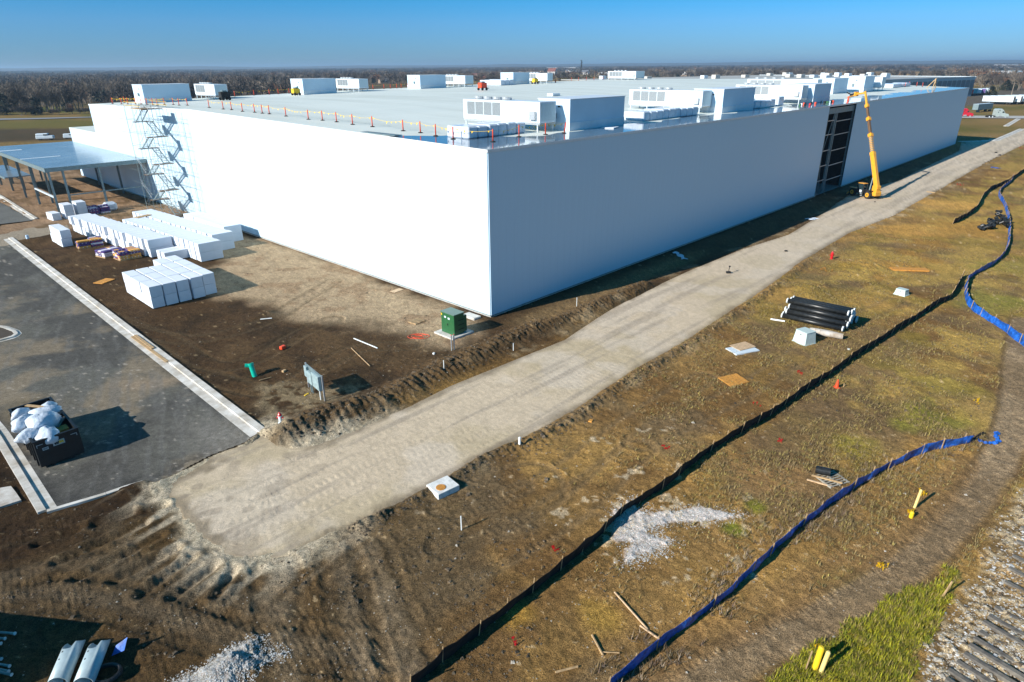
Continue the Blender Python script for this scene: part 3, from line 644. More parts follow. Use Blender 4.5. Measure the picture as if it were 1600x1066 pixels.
part('girt', MB().mat(STEEL).box(-13.5, -1.1, .2, .32, 3.0, 3.2), cn)
part('girt', MB().mat(WHITE2).box(-15.9, -15.6, .5, 13.8, 2.9, 3.12), cn)
part('girt', MB().mat(STEEL).box(-16.0, -15.86, 24.6, 46.8, 3.6, 3.8), cn)
part('lower_roof', MB().mat(CANOPYM).box(-18.2, -13.8, 24.7, 46.8, 4.0, 4.18), cn)
part('ledger', MB().mat(STEEL).box(-18.25, -18.2, 24.6, 46.9, 3.8, 4.2), cn)

# ------------------------------------------------------------ scaffold stair tower
sc = thing('scaffold_stair_tower', 'tall tube scaffold stair tower zigzagging up the sunlit gable wall', 'scaffold', W(-.25, 68.5), ROT_A)
SX = (-.4, -1.5, -3.3, -4.5); SY = (0, 2.4, 6.0, 9.6, 13.0, 17.2); SH = 17.9
for x_ in SX:
    for y_ in SY:
        if x_ == -4.5 and y_ in (0, 17.2): continue
        hh = SH + (1.2 if 5 < y_ < 14 else -.8)
        part('standard', MB().mat(STEEL).tube((x_, y_, 0), (x_, y_, hh), .022, n=5), sc)
lv = [1.0 + 2.1 * k for k in range(9)]
for z_ in lv:
    for x_ in (SX[0], SX[2], SX[3]): part('ledger', MB().mat(STEEL).tube((x_, SY[0], z_), (x_, SY[-1], z_), .018, n=4), sc)
    mb = MB().mat(STEEL)
    for y_ in SY[1:5]: mb.tube((SX[0], y_, z_), (SX[-1], y_, z_), .018, n=4)
    part('transom', mb, sc)
for k, z_ in enumerate(lv[:-1]):
    for (ya, yb, xx) in ((0, 2.4, -4.5), (2.4, 6, -4.5), (13, 17.2, -3.3), (9.6, 13, -4.5)):
        a_, b_ = (ya, yb) if k % 2 else (yb, ya); part('brace', MB().mat(GALV).tube((xx, a_, z_), (xx, b_, z_ + 2.1), .018, n=4), sc)
for k in range(8):
    z0 = .3 + 2.15 * k; d = 1 if k % 2 == 0 else -1
    ya, yb = (6.2, 10.4) if d > 0 else (10.4, 6.2); xx = -2.0 if d > 0 else -3.6
    st = thing('stair_flight', None, None); st.parent = sc
    for dx in (-.45, .45): part('stringer', MB().mat(STEEL).bar((xx + dx, ya, z0), (xx + dx, yb, z0 + 2.15), .05, .22), st)
    mb = MB().mat(STEEL)
    for i in range(9):
        t = (i + .5) / 9; mb.box(xx - .44, xx + .44, ya + (yb - ya) * t - .12, ya + (yb - ya) * t + .12, z0 + 2.15 * t - .02, z0 + 2.15 * t + .02)
    for dx in (-.48, .48): mb.bar((xx + dx, ya, z0 + 1.0), (xx + dx, yb, z0 + 3.15), .035)
    tag(part('treads', mb, st), kind='stuff')
    yl = yb + (.9 if d > 0 else -.9)
    part('landing', MB().mat(BRNM).box(-4.3, -1.3, min(yb, yl) - .3, max(yb, yl) + .3, z0 + 2.12, z0 + 2.2), sc)
part('platform', MB().mat(WOOD).box(-4.4, -2.4, 5.6, 10.8, 17.5, 17.6), sc)
mb = MB().mat(YELLOW)
for z_ in (18.0, 18.5): mb.bar((-4.5, 5.5, z_), (-4.5, 13, z_), .05); mb.bar((-.4, 5.5, z_), (-.4, 13, z_), .05)
part('guard_rail', mb, sc)
# loose scaffold material lying at the foot
mb = MB().mat(GALV); rr = random.Random(5)
sp = thing('scaffold_pile', 'heap of loose scaffold tubes and frames at the foot of the stair tower', 'scaffold parts', W(-5.5, 73), ROT_A)
for k in range(26):
    x_, y_, an_ = rr.uniform(-1.6, 1.6), rr.uniform(-5, 6), rr.uniform(-.5, .5); L_ = rr.uniform(1, 1.7); z_ = .1 + rr.random() * .7
    part('tube', MB().mat(rr.choice((GALV, GALV, STEEL, WOOD))).tube((x_ - L_ * math.sin(an_), y_ - L_ * math.cos(an_), z_), (x_ + L_ * math.sin(an_), y_ + L_ * math.cos(an_), z_ + rr.uniform(-.1, .3)), .035, n=5), sp)

# ------------------------------------------------------------ rooftop plant
def unit_at(a, b, z=None): return W(a, b, (roof_z(a, b) + .02) if z is None else z)
def condenser(a, b, Lb, La, h, leg, label, coils=4, doors=True, group='rooftop condenser units'):
    "long face looks back at the sun, its length runs across the roof"
    t = thing('condenser_unit', label, 'condenser unit', unit_at(a, b), ROT_A, group)
    part('casing', MB().mat(WHITE2).box(0, La, 0, Lb, leg, leg + h, ch=.03), t)
    part('base_rail', MB().mat(GALV).box(.02, .16, .05, Lb - .05, leg - .2, leg - .01).box(La - .16, La - .02, .05, Lb - .05, leg - .2, leg - .01), t)
    for y_ in np.linspace(.4, Lb - .4, 5):
        for x_ in (.1, La - .1): part('leg', MB().mat(WHITE2).box(x_ - .06, x_ + .06, y_ - .06, y_ + .06, 0, leg - .2), t)
    y1 = Lb - .7; cw = Lb * .46 / coils
    for k in range(coils):
        part('coil_panel', MB().mat(COIL).box(-.02, .0 - .002, y1 - (k + 1) * cw + .06, y1 - k * cw - .04, leg + h * .25, leg + h * .9), t)
    if doors:
        for k in range(2): part('access_door', MB().mat(DOORB).box(-.025, -.002, Lb * .22 + k * 1.15, Lb * .22 + k * 1.15 + 1.1, leg + .15, leg + h * .88, ), t)
        part('control_box', MB().mat(GALV).box(-.32, -.02, .5, 1.35, leg + h * .15, leg + h * .55, ch=.02), t)
    for k in range(4):
        y_ = Lb * .45 + (k + .5) * Lb * .5 / 4
        f = part('fan_shroud', MB().mat(GALV).lathe([(.55, 0), (.62, .30), (.55, .30), (.5, .12)], 14), t, loc=(La * .5, y_, leg + h)); f.rotation_euler = (0, .12, 0)
        part('fan', MB().mat(DARK).box(-.45, .45, -.06, .06, .06, .10).box(-.06, .06, -.45, .45, .06, .10), f)
    part('end_panel', MB().mat(DOORB).box(La * .08, La * .92, -.02, -.002, leg + h * .1, leg + h * .9), t)
    return t
def air_box(a, b, La, Lb, h, label, group='rooftop air handlers'):
    t = thing('air_handler', label, 'air handler', unit_at(a, b), ROT_A, group)
    part('casing', MB().mat(WHITE).box(0, La, 0, Lb, .0, h, ch=.02), t)
    part('cap', MB().mat(COPING).box(-.06, La + .06, -.06, Lb + .06, h, h + .08), t)
    part('skirt', MB().mat(WHITE2).box(-.05, La + .05, -.05, Lb + .05, 0, h * .27), t)
    part('disconnect_switch', MB().mat(STEEL).box(-.25, -.06, Lb * .4, Lb * .4 + .45, h * .38, h * .55), t)
    part('vent_cap', MB().mat(DARK).box(-.08, -.01, Lb * .3, Lb * .3 + .3, h * .75, h * .8), t)
    return t
def wrapped_row(a, b, La, Lb, h, n, label, group='wrapped insulation bundles on the roof'):
    for k in range(n):
        w_ = La / n; d = random.uniform(-.08, .08)
        t = MB().mat(TARP).box(0, w_ - .08, d, Lb + d, 0, h + random.uniform(-.08, .05), ch=.12)
        o = link('insulation_bundle', t.mesh('insulation_bundle'), None, unit_at(a + k * w_, b), ROT_A)
        tag(o, label % ORD[k], 'insulation bundle', group)
condenser(14.4, 6.3, 12.6, 2.8, 2.25, .95, 'white condenser unit on legs closest to the warehouse corner', group='rooftop condenser units')
air_box(18.1, 5.0, 10.8, 4.8, 3.35, 'tall blank white air handler beside the condenser closest to the warehouse corner')
wrapped_row(4.3, 7.1, 8.8, 3.4, 1.2, 6, '%s wrapped white bundle from the corner in the row by the warehouse corner')
condenser(52.4, 7.0, 13.2, 2.8, 2.25, .95, 'white condenser unit on legs second from the warehouse corner')
air_box(55.5, 5.2, 10.9, 5.0, 3.35, 'tall blank white air handler second from the warehouse corner')
wrapped_row(34.7, 5.8, 14.5, 3.2, 1.2, 9, '%s wrapped white bundle in the long row before the second condenser')
condenser(85.9, 5.0, 13.0, 2.8, 2.25, .95, 'white condenser unit on legs third from the warehouse corner')
air_box(89.6, 4.2, 8.6, 5.2, 3.3, 'tall blank white air handler just above the open bay')
wrapped_row(68.2, 5.6, 8.0, 3.0, 1.2, 4, '%s wrapped white bundle in the short row before the third condenser')
wrapped_row(78.0, 5.8, 2.4, 2.6, 1.5, 1, '%s wrapped white bundle standing apart near the third condenser')
condenser(122, 15.5, 17, 2.8, 2.3, .9, 'white condenser unit partly behind the third air handler')
air_box(127.6, 13.7, 9.5, 5.0, 3.3, 'tall blank white air handler beyond the open bay')
air_box(142.5, 11.5, 7.5, 6.0, 3.6, 'broad bulky white air handler under the raised lift head', )
condenser(153, 10.5, 5, 3.0, 2.4, 1.0, 'small white condenser past the bulky air handler', coils=2, doors=False)
# far side of the roof
def far_pair(xb0, xb1, xc0, xc1, words_, lowbox=None):
    if xb0:
        a0 = a_for_x(xb0, 104.5); a1 = a_for_x(xb1, 104.5)
        air_box(a0, 104.5, max(a1 - a0, 4), 5.5, 3.4, 'long blank white air handler %s' % words_)
    a0 = a_for_x(xc0, 104.5); a1 = a_for_x(xc1, 104.5)
    condenser(a0, 104.5, 10.5, min(max(2.8, a1 - a0), 6), 2.2, .8, 'white condenser unit %s' % words_, coils=4, doors=False)
far_pair(227, 300, 338, 357, 'above the scaffold tower')
far_pair(475, 526, 562, 575, 'second along the distant roof edge')
far_pair(657, 697, 727, 740, 'third along the distant roof edge')
far_pair(802, 827, 855, 863, 'fourth along the distant roof edge')
a0 = a_for_x(993, 104.5); t = condenser(a0, 104.5, 13, 6, 2.4, .6, 'long white condenser unit last along the distant roof edge')
wrapped_row(a_for_x(775, 104), 102, 6, 9, 1.5, 3, '%s low wrapped bundle before the fourth distant air handler')
wrapped_row(a_for_x(1395, 14), 14, 18, 4, 1.0, 4, '%s low wrapped bundle past the small condenser')

# warning posts with rubber bases and a line of yellow pennants
pp = MB().mat(RED).lathe([(.05, .06), (.05, 1.05), (.035, 1.12)], 8)
post_me = MB().mat(ORANGE).lathe([(.065, .06), (.06, 1.15), (.04, 1.22)], 8).mesh('post_tube', True)
base_me = MB().mat(RUBBER).lathe([(.27, 0), (.27, .05), (.12, .09)], 8).mesh('base')
def warning_post(a, b, label, tilt=0.):
    t = thing('warning_post', label, 'warning post', unit_at(a, b), ROT_A, 'orange warning posts along the roof edges'); t.rotation_euler = (tilt, 0, ROT_A)
    link('post_tube', post_me, t); link('base', base_me, t); return t
near_posts = [roof_at(x_, y_) for x_, y_ in ((327, 168.5), (349, 171), (362, 172), (379, 174.5), (398, 176), (410, 177.5), (421, 178.5), (447, 182), (482, 187), (504, 188.5), (526, 191), (551, 195), (582, 198.5), (630, 205), (657, 208), (681, 213))]
for k, (a, b) in enumerate(near_posts): warning_post(a, b, '%s orange warning post from the scaffold along the sunlit roof edge' % ORD[k])
cor = [(3.3, 8.4), (4.6, 3.9), (9.6, 5.0), (13.2, 4.4), (15.8, 3.9)]
for k, (a, b) in enumerate(cor): warning_post(a, b, '%s orange warning post on the wet roof by the warehouse corner' % ORD[k], .2 if k == 4 else 0)
gab = [roof_at(x_, y_) for x_, y_ in ((176, 162.5), (190, 163), (195, 161), (200, 163), (212, 163), (221, 163.5), (230, 164), (239, 164.5), (246, 165), (257, 164), (271, 164), (280, 165), (293, 165))]
for k, (a, b) in enumerate(gab): warning_post(a, b, '%s orange warning post from the far end of the gable roof edge' % ORD[k])
fx = [367, 397, 421, 435, 452, 583, 600, 610, 620, 627, 637, 750, 893, 904, 916, 928, 942, 952, 1068, 1090, 1113, 1133, 1153, 1174]
for k, x_ in enumerate(fx): warning_post(a_for_x(x_, 117.5), 117.5, '%s orange warning post along the distant roof edge' % ORD[k])
for k, (x_, y_) in enumerate(((1414, 136), (1420, 134), (1432, 135), (1441, 136))): warning_post(*roof_at(x_, y_), '%s orange warning post in the group past the small condenser' % ORD[k])
def pennants(name, pts, label, zo=1.1):
    t = thing(name, label, 'pennant line'); P3 = [Vector(W(a, b, roof_z(a, b) + zo)) for a, b in pts]
    mb = MB().mat(YELLOW); fl = MB().mat(YELLOW); r = random.Random(1)
    for i in range(len(P3) - 1):
        p, q = P3[i], P3[i + 1]; L = (q - p).length; n = max(3, int(L / .8)); last = p
        for k in range(1, n + 1):
            tt = k / n; c = p.lerp(q, tt) - Vector((0, 0, .28 * 4 * tt * (1 - tt) * min(1, L / 6))); mb.bar(last, c, .02)
            if r.random() < .75:
                m = last.lerp(c, .5); d = (c - last).normalized() * .12; s_ = Vector((r.uniform(-.12, .12), r.uniform(-.12, .12), -r.uniform(.15, .3)))
                fl.add([m - d, m + d, m + s_], [(0, 1, 2)])
            last = c
    part('line', mb, t); tag(part('pennants', fl, t), kind='stuff'); return t
pennants('pennant_line', near_posts[::1] + cor[:1], 'yellow pennant line strung along the sunlit roof edge')
pennants('pennant_line', cor, 'yellow pennant line before the condenser at the warehouse corner')
pennants('pennant_line', sorted(gab, key=lambda q: -q[1]), 'yellow pennant line on the gable end beside the scaffold')
pennants('pennant_line', [(a_for_x(x_, 117.5), 117.5) for x_ in fx], 'yellow pennant line strung along the distant roof edge')

# small machines and loose things on the roof
def cart(name, a, b, body, label, cat, s=1.0):
    t = thing(name, label, cat, unit_at(a, b), ROT_A)
    part('body', MB().mat(body).box(-.9 * s, .9 * s, -.55 * s, .55 * s, .45 * s, 1.5 * s, ch=.12 * s), t)
    part('hood', MB().mat(STEEL).box(-.5 * s, .4 * s, -.4 * s, .4 * s, 1.5 * s, 1.75 * s, ch=.05 * s), t)
    for x_ in (-.6, .6):
        for y_ in (-.6, .6): part('wheel', MB().mat(RUBBER).tube((x_ * s, (y_ - .08) * s, .3 * s), (x_ * s, (y_ + .08) * s, .3 * s), .3 * s, n=10), t)
    part('drawbar', MB().mat(DARK).bar((.9 * s, 0, .5 * s), (1.9 * s, 0, .35 * s), .1 * s), t); return t
cart('generator', a_for_x(463, 103), 103, YELLOW, 'yellow towable generator beside the second distant air handler', 'generator', 1.0)
cart('generator', a_for_x(836, 101), 101, YELLOW, 'small yellow towable generator before the fourth distant air handler', 'generator', 1.05)
cart('roof_cart', *roof_at(754, 141.5), ORANGE, 'low orange and black cart alone in the middle of the white roof', 'roof cart', 1.15)
cart('roof_welder', *roof_at(352, 157), DARK, 'dark machine standing beside the condenser above the scaffold', 'machine', 1.1)
tag(link('roof_hatch', MB().mat(WHITE2).box(-1.2, 1.2, -.8, .8, 0, .5, ch=.05).mesh('roof_hatch'), None, unit_at(*roof_at(865, 150)), ROT_A), 'low white roof hatch behind the air handler at the corner', 'roof hatch')
tag(link('foam_sheet', MB().mat(FOAM).box(-1, 1, -.8, .8, 0, .1).mesh('foam_sheet'), None, unit_at(24.5, 3.9), ROT_A + .3), 'loose white foam sheet on wet roof by the corner air handler', 'foam sheet')
tag(link('membrane_sheet', MB().mat(STEEL).box(-3.2, 3.2, -.5, .5, 0, .06).mesh('membrane_sheet'), None, unit_at(.8, 17.5), ROT_A + math.pi / 2), 'strip of grey metal sheet lying on the sunlit roof edge', 'metal sheet')
for k, (x_, y_) in enumerate(((1325, 158), (955, 122.5), (868, 129.5))):
    t = thing('safety_cone', 'orange safety barrel ' + ('beside the tall air handler above the bay', 'near the last distant condenser', 'past the fourth distant condenser')[k], 'safety barrel', unit_at(*roof_at(x_, y_)), 0)
    t.scale = (.7, .7, .7); part('barrel', MB().mat(ORANGE).lathe([(.3, .06), (.26, .6), (.2, 1.1), (.1, 1.3)], 10), t); part('base', MB().mat(RUBBER).lathe([(.4, 0), (.4, .06)], 8), t)
t = thing('timber_prop', 'splayed pale timber prop frame at the far end of the warehouse roof', 'timber frame', W(188, 6, roof_z(188, 6)), ROT_A)
for p, q in (((-1.5, 0, 0), (0, 0, 2.6)), ((1.5, 0, 0), (0, 0, 2.6)), ((0, 2, 0), (0, 0, 2.6)), ((-.8, 0, 1.2), (.8, 0, 1.2))): part('timber', MB().mat(WOOD).bar(p, q, .2), t)
rr = random.Random(9)
t = thing('tool_clutter', 'scattered tools and buckets along the eave above the open bay', 'tools', unit_at(88, 3.2), ROT_A)
for k in range(16):
    x_, y_ = rr.uniform(-8, 10), rr.uniform(-.8, 1.2); m_ = rr.choice((DARK, ORANGE, WHITE2, GREEN, RED)); part('tool_box', MB().mat(m_).box(x_ - .2, x_ + .2, y_ - .15, y_ + .15, 0, .35, ch=.03), t)

# ============================================================ things on the ground
def gz(x, y): return float(heights(np.array([[x, y]]))[0])
def at(px, py, up=0.):
    g = G(px, py); return (float(g[0]), float(g[1]), gz(g[0], g[1]) + up)
def atW(a, b, up=0.):
    x, y, _ = W(a, b); return (x, y, gz(x, y) + up)

# kerbs
KERBC = mat('kerb_concrete', (.66, .64, .60), .85, col2=(.40, .36, .30), scale=.8, bump=.15)
def kerb(name, P, label=None, w=.45, gut=.75, h=.15, cut=3.0, flip=1):
    "concrete kerb and gutter cast in lengths"
    P = np.asarray(P); seg = np.hypot(*np.diff(P, axis=0).T); run = np.concatenate([[0], np.cumsum(seg)]); L = run[-1]
    t = thing(name, label, 'kerb'); n = max(1, int(L / cut))
    def pt(s): return np.array([np.interp(s, run, P[:, 0]), np.interp(s, run, P[:, 1])])
    for k in range(n):
        s0, s1 = L * k / n + .012, L * (k + 1) / n - .012; m = 1 if cut < 2.5 else 1; st = np.linspace(s0, s1, 4); vs = []
        for s in st:
            p = pt(s); d = pt(min(s + .05, L)) - pt(max(s - .05, 0)); d /= np.hypot(*d) + 1e-9; nn = np.array([-d[1], d[0]]) * flip
            for off, zz in ((-gut, -.1), (-gut, .03), (0.0, .045), (.03, h), (w, h + .01), (w, -.1)): q = p + nn * off; vs.append((q[0], q[1], zz))
        fs = []
        for i in range(3):
            for j in range(6): a, b = i * 6 + j, i * 6 + (j + 1) % 6; fs.append((a, b, b + 6, a + 6) if flip > 0 else (a, a + 6, b + 6, b))
        fs += [tuple(range(5, -1, -1)), tuple(range(18, 24))]
        part('kerb_length', MB().mat(KERBC).add(vs, fs), t)
    return t
kerb('kerb', PL((13, 373), (405, 678)), 'straight concrete kerb along the dark soil side of the asphalt lot', flip=1, w=.55, gut=.65)
kerb('kerb', PL((74, 799), (160, 774), (200, 760), (225, 753), (243, 757)), 'narrow curving concrete kerb along the end of the asphalt lot', w=.0 + .32, gut=.0 + .08, flip=-1, cut=2.4)
kerb('kerb', PL((-100, 560), (0, 678), (38, 740), (74, 799)), 'wide kerb with a deep gutter behind the waste container', w=.45, gut=.5, flip=-1)
kerb('kerb', PL((-30, 292), (0, 308), (54, 343)), 'short kerb beside the canopy at the distant asphalt corner', w=.5, gut=.5, flip=1)
kerb('kerb', PL((-20, 508), (10, 512), (26, 518), (30, 523), (22, 528), (0, 534), (-30, 538)), 'rounded kerb around a small planting island in the lot', w=.35, gut=.25, flip=-1, cut=1.5)
isl = MB().mat(mat('planting_soil', (.06, .045, .03), .95, bump=.6)); Pp = PL((-30, 510), (8, 514), (22, 520), (22, 525), (0, 532), (-30, 536)); isl.prism([tuple(q) for q in Pp][::-1], -.05, .12)
tag(link('planting_bed', isl.mesh('planting_bed')), kind='structure')
kerb('kerb', PL((1500, 222), (1556, 220), (1597, 202)), 'long pale kerb curving round the brown pad beyond the warehouse', w=.9, gut=.9, flip=1, cut=5)
kerb('kerb', PL((1572, 197.5), (1594, 184.5)), 'short pale kerb at the road side of the brown pad', w=.9, gut=.9, flip=1, cut=5)
tag(link('concrete_apron', MB().mat(CONC_S).prism([tuple(q) for q in PL((-60, 790), (0, 765), (18, 762), (26, 772), (34, 784), (0, 795), (-60, 812))][::-1], -.1, .12).mesh('concrete_apron')), kind='structure')
for k, (p, q) in enumerate((((207, 528), (262, 568)), ((212, 527), (240, 548)))):
    t = thing('timber_plank', ('long weathered plank lying along the lot kerb', 'short weathered plank lying on the lot kerb')[k], 'plank', at(*p), 0); A_, B_ = np.array(at(*q)) - np.array(at(*p)), 0
    part('board', MB().mat(WOOD).bar((0, 0, .12 + .1 * k), (A_[0], A_[1], .14 + .1 * k), .28, .05), t)

# white foam blocks, every one a block of its own
_bm = [MB().mat(FOAM).box(-.5, .5, -.5, .5, 0, 1, ch=.012 + .004 * k).mesh('foam_block') for k in range(3)]
PRT = mat('grey_print', (.12, .13, .15), .7)
def block(a, b, La, Lb, h, z, label, group, dr=0.):
    x, y, _ = W(a + La / 2, b + Lb / 2); z0 = .02
    o = link('foam_block', random.choice(_bm), None, (x, y, z0 + z), ROT_A + dr, (La - .03, Lb - .03, h - .015)); tag(o, label, 'foam block', group); return o
rr = random.Random(11)
for i in range(5):
    for j in range(4 if i >= 3 else 3):
        for l in range(2):
            a = -22.5 + i * 1.42 + rr.uniform(-.04, .04); b = 28.3 + j * 2.75 + (.25 if i == 4 else 0) + (.15 if l else 0) * 0
            block(a, b, 1.30, 2.68, 1.2, l * 1.2, 'foam block, %s layer, %s column, %s deep, in the stack beside the lot' % (('lower', 'upper')[l], ORD[i], ORD[j]), 'foam blocks in the stack beside the lot', rr.uniform(-.012, .012))
def row(nm, a0, b0, n, La, step, words_, skew=0., h=1.2, miss=(), jj=.05):
    for k in range(n):
        for l in range(2):
            if (k, l) in miss: continue
            j = rr.uniform(-jj, jj)
            block(a0 + skew * k + j, b0 + k * step, La, step - .04, h, l * h, 'foam block, %s layer, %s along, in %s' % (('lower', 'upper')[l], ORD[k], words_), 'foam blocks in ' + words_, rr.uniform(-.008, .008))
row('r1', -15.3, 49.8, 18, 3.1, 1.45, 'the row behind the pallets', -.155, jj=.16)
row('r2', -11.5, 42.6, 17, 3.0, 1.42, 'the middle row', -.10)
row('r3', -8.2, 46.3, 17, 3.0, 1.5, 'the third row', -.12)
row('r4', -4.9, 49.9, 8, 2.6, 1.5, 'the row closest to the sunlit wall', -.02)
block(-14.7, 46.2, 3.4, 1.25, 1.2, 0, 'first of two low foam blocks lying before the middle row', None, .02)
block(-14.8, 47.5, 3.4, 1.25, 1.2, 0, 'second of two low foam blocks, touching the row behind the pallets', None, -.01)
for k in range(2):
    for l in range(2): block(-21.9 + .1 * l, 65.2 + k * 2.75, 1.35, 2.7, 1.2, l * 1.2, 'foam block, %s layer, %s in the small stack beside the lot kerb' % (('lower', 'upper')[l], ORD[k]), 'foam blocks in the small stack by the kerb', .03)
block(-18.2, 86.6, 1.3, 2.7, 1.2, 0, 'single foam block lying near the canopy posts', None, .1)
for l in range(2):
    block(-16.2, 86.2, 1.4, 2.9, 1.2, l * 1.2, 'foam block, %s layer, beside the canopy posts' % ('lower', 'upper')[l], 'foam blocks stacked by the canopy')
    block(-14.2, 86.6, 1.5, 2.6, 1.25, l * 1.25, 'foam block, %s layer, next to the dark wrapped bundle' % ('lower', 'upper')[l], 'foam blocks stacked by the canopy')
t = link('wrapped_bundle', MB().mat(TARP).box(-1.0, 1.0, -.9, .9, 0, 1.5, ch=.35).mesh('wrapped_bundle'), None, atW(-8.6, 88.8), ROT_A); tag(t, 'rounded white wrapped bundle beside the dark covered pallet', 'bundle')
block(-4.4, 63.6, 2.4, 2.4, 2.0, 0, 'squat white block under the foot of the scaffold tower', None, .05)
tag(link('foam_board', MB().mat(WOOD).box(-1.2, 1.2, -.5, .5, 0, .05).mesh('foam_board'), None, W(-10.2, 66.5, 2.44), ROT_A + .3), 'tan board lying on top of the middle foam row', 'board')

# pallets of printed bags
def bag_pallet(a, b, La, Lb, layers, label, dark=False, rot=0.):
    t = thing('bag_pallet', label, 'pallet of bags', atW(a, b), ROT_A + rot, 'pallets of printed insulation bags'); r = random.Random(int(a * 100))
    part('pallet', MB().mat(WOOD).box(-La / 2, La / 2, -Lb / 2, Lb / 2, .0, .13), t)
    na, nb_ = max(2, int(La / 1.2)), max(2, int(Lb / .62))
    for l in range(layers):
        for i in range(na):
            for j in range(nb_):
                if l == layers - 1 and r.random() < .25: continue
                x0, y0 = -La / 2 + La * i / na, -Lb / 2 + Lb * j / nb_; z0 = .14 + l * .27
                bag = part('bag', MB().mat(CARDB if (r.random() < .33 and not dark) else (PRINTW if r.random() < .25 else PURP)).box(x0 + .03, x0 + La / na - .03, y0 + .02, y0 + Lb / nb_ - .02, z0, z0 + .25, ch=.06), t)
                if r.random() < .8:
                    yy = y0 + Lb / nb_ / 2; mb = MB().mat(CARDB if r.random() < .55 else PRINTW)
                    mb.box(x0 + .15, x0 + La / na * r.uniform(.5, .9), y0 + .1, y0 + Lb / nb_ * .75, z0 + .25, z0 + .256)
                    mb.mat(PRINTW if r.random() < .6 else RED)
                    for q in range(3):
                        u = x0 + .1 + q * (La / na - .2) / 3; mb.box(u, u + .14, y0 + .005, y0 + .021, z0 + .08, z0 + .17); mb.box(x0 + .012, x0 + .031, y0 + .08 + q * .15, y0 + .16 + q * .15, z0 + .07, z0 + .18)
                    part('print', mb, bag)
    return t
bag_pallet(-19.0, 62.9, 3.2, 1.9, 4, 'pallet of orange and purple printed bags beside the small foam stack', rot=-.1)
bag_pallet(-18.7, 55.3, 2.6, 2.2, 3, 'spilled half-empty pallet of purple and white printed bags', rot=.25)
bag_pallet(-17.4, 52.2, 2.8, 2.3, 4, 'full pallet of purple and orange bags closest to the lone board', rot=.05)
bag_pallet(-10.9, 87.2, 3.2, 2.0, 5, 'dark covered pallet of printed bags near the canopy', True)
def board(px, py, La, Lb, m, label, rot=0., th=.03, name='plywood_sheet', up=.03, tilt=0.):
    o = link(name, MB().mat(m).box(-La / 2, La / 2, -Lb / 2, Lb / 2, 0, th).mesh(name), None, at(px, py, up)); o.rotation_euler = (tilt, 0, ROT_A + rot); tag(o, label, 'board'); return o
board(163, 440, 1.9, 1.35, OSB, 'bright orange board lying on dark soil beside the lot kerb', .5, .06)
board(620, 454.5, 1.4, .75, PLY, 'pale plywood sheet beside the foot of the sunlit wall', .1)
board(1160, 547, 2.5, 1.5, WHITE2, 'white wrapped panel under a plywood sheet beside the gravel road', -.45, .12, 'foam_slab', .0)
board(1160, 543, 1.9, 1.3, PLY, 'plywood sheet on the white wrapped panel beside the gravel road', -.35, .03, up=.17)
board(1146, 596, 1.9, 1.55, OSB, 'rusty orange board lying on the worn grass', -.4, .05, tilt=.04)
board(1420, 423, 4.2, 1.1, OSB, 'long orange formwork board lying beyond the pipe stack', -.95, .16)
board(1150, 600, .9, .3, PLY, 'small brown wood scrap at the corner of the orange board', -1.1)

def pallet(loc, rot, label, La=1.2, Lb=1.0, m=WOOD):
    t = thing('pallet', label, 'pallet', loc, rot)
    for k in range(7): part('slat', MB().mat(m).box(-La / 2, La / 2, -Lb / 2 + k * (Lb - .09) / 6, -Lb / 2 + k * (Lb - .09) / 6 + .09, .11, .13), t)
    for k in range(3): part('bearer', MB().mat(m).box(-La / 2 + k * (La - .09) / 2, -La / 2 + k * (La - .09) / 2 + .09, -Lb / 2, Lb / 2, 0, .108), t)
    return t
pallet(at(651, 503), ROT_A + .1, 'pale yellow pallet lying beside the green transformer', 1.3, 1.1)
pt_ = at(1300, 750); t = pallet(pt_, .35, 'weathered grey pallet under a black pipe offcut in the grass', 1.5, 1.3, mat('grey_wood', (.33, .31, .26), .8))
t = thing('pipe_offcut', 'short black pipe offcut resting on the grey pallet', 'pipe', (pt_[0] - .45, pt_[1] + .45, pt_[2] + .14), .1)
part('tube', MB().mat(BLACKP).hollow((-.35, .15, .27), (.35, -.25, .27), .25, .03), t)
t = link('timber_offcut', MB().mat(PLY).bar((-.8, .3, .06), (.5, -.45, .06), .09).mesh('timber_offcut'), None, (pt_[0] - .75, pt_[1] - .3, pt_[2])); tag(t, 'peach coloured timber lying beside the grey pallet', 'timber')
t = link('timber_offcut', MB().mat(WOOD).bar((-.9, .4, .18), (.6, -.45, .18), .09).mesh('timber_offcut'), None, (pt_[0] - .25, pt_[1] - .1, pt_[2])); tag(t, 'yellow timber lying across the grey pallet', 'timber')

# pad transformer
t = TRF = thing('transformer', 'green electrical transformer cabinet on its concrete pad at the warehouse corner', 'transformer', atW(-5.2, -.3, .16), ROT_A)
part('tank', MB().mat(GREEN).box(-.75, .35, -.85, .75, .0, 1.75, ch=.03), t)
part('lid', MB().mat(GREEN2).box(-.80, .40, -.90, .80, 1.75, 1.82, ch=.02), t)
part('rear_cover', MB().mat(GREEN).box(.36, .75, -.75, .65, .05, 1.45, ch=.03), t)
for z_ in (.4, .8, 1.2): part('rib', MB().mat(DARK).box(-.3, .3, -.875, -.855, z_, z_ + .05), t)
part('warning_label', MB().mat(WHITE2).box(-.775, -.756, .1, .32, 1.35, 1.5).box(-.775, -.756, -.35, -.12, 1.3, 1.45), t)
part('caution_label', MB().mat(YELLOW).box(-.775, -.756, .58, .7, 1.5, 1.66), t)
TRF.scale = (1.15, 1.15, 1.15)
part('latch', MB().mat(DARK).box(-.80, -.756, -.1, -.04, .75, .9), t)
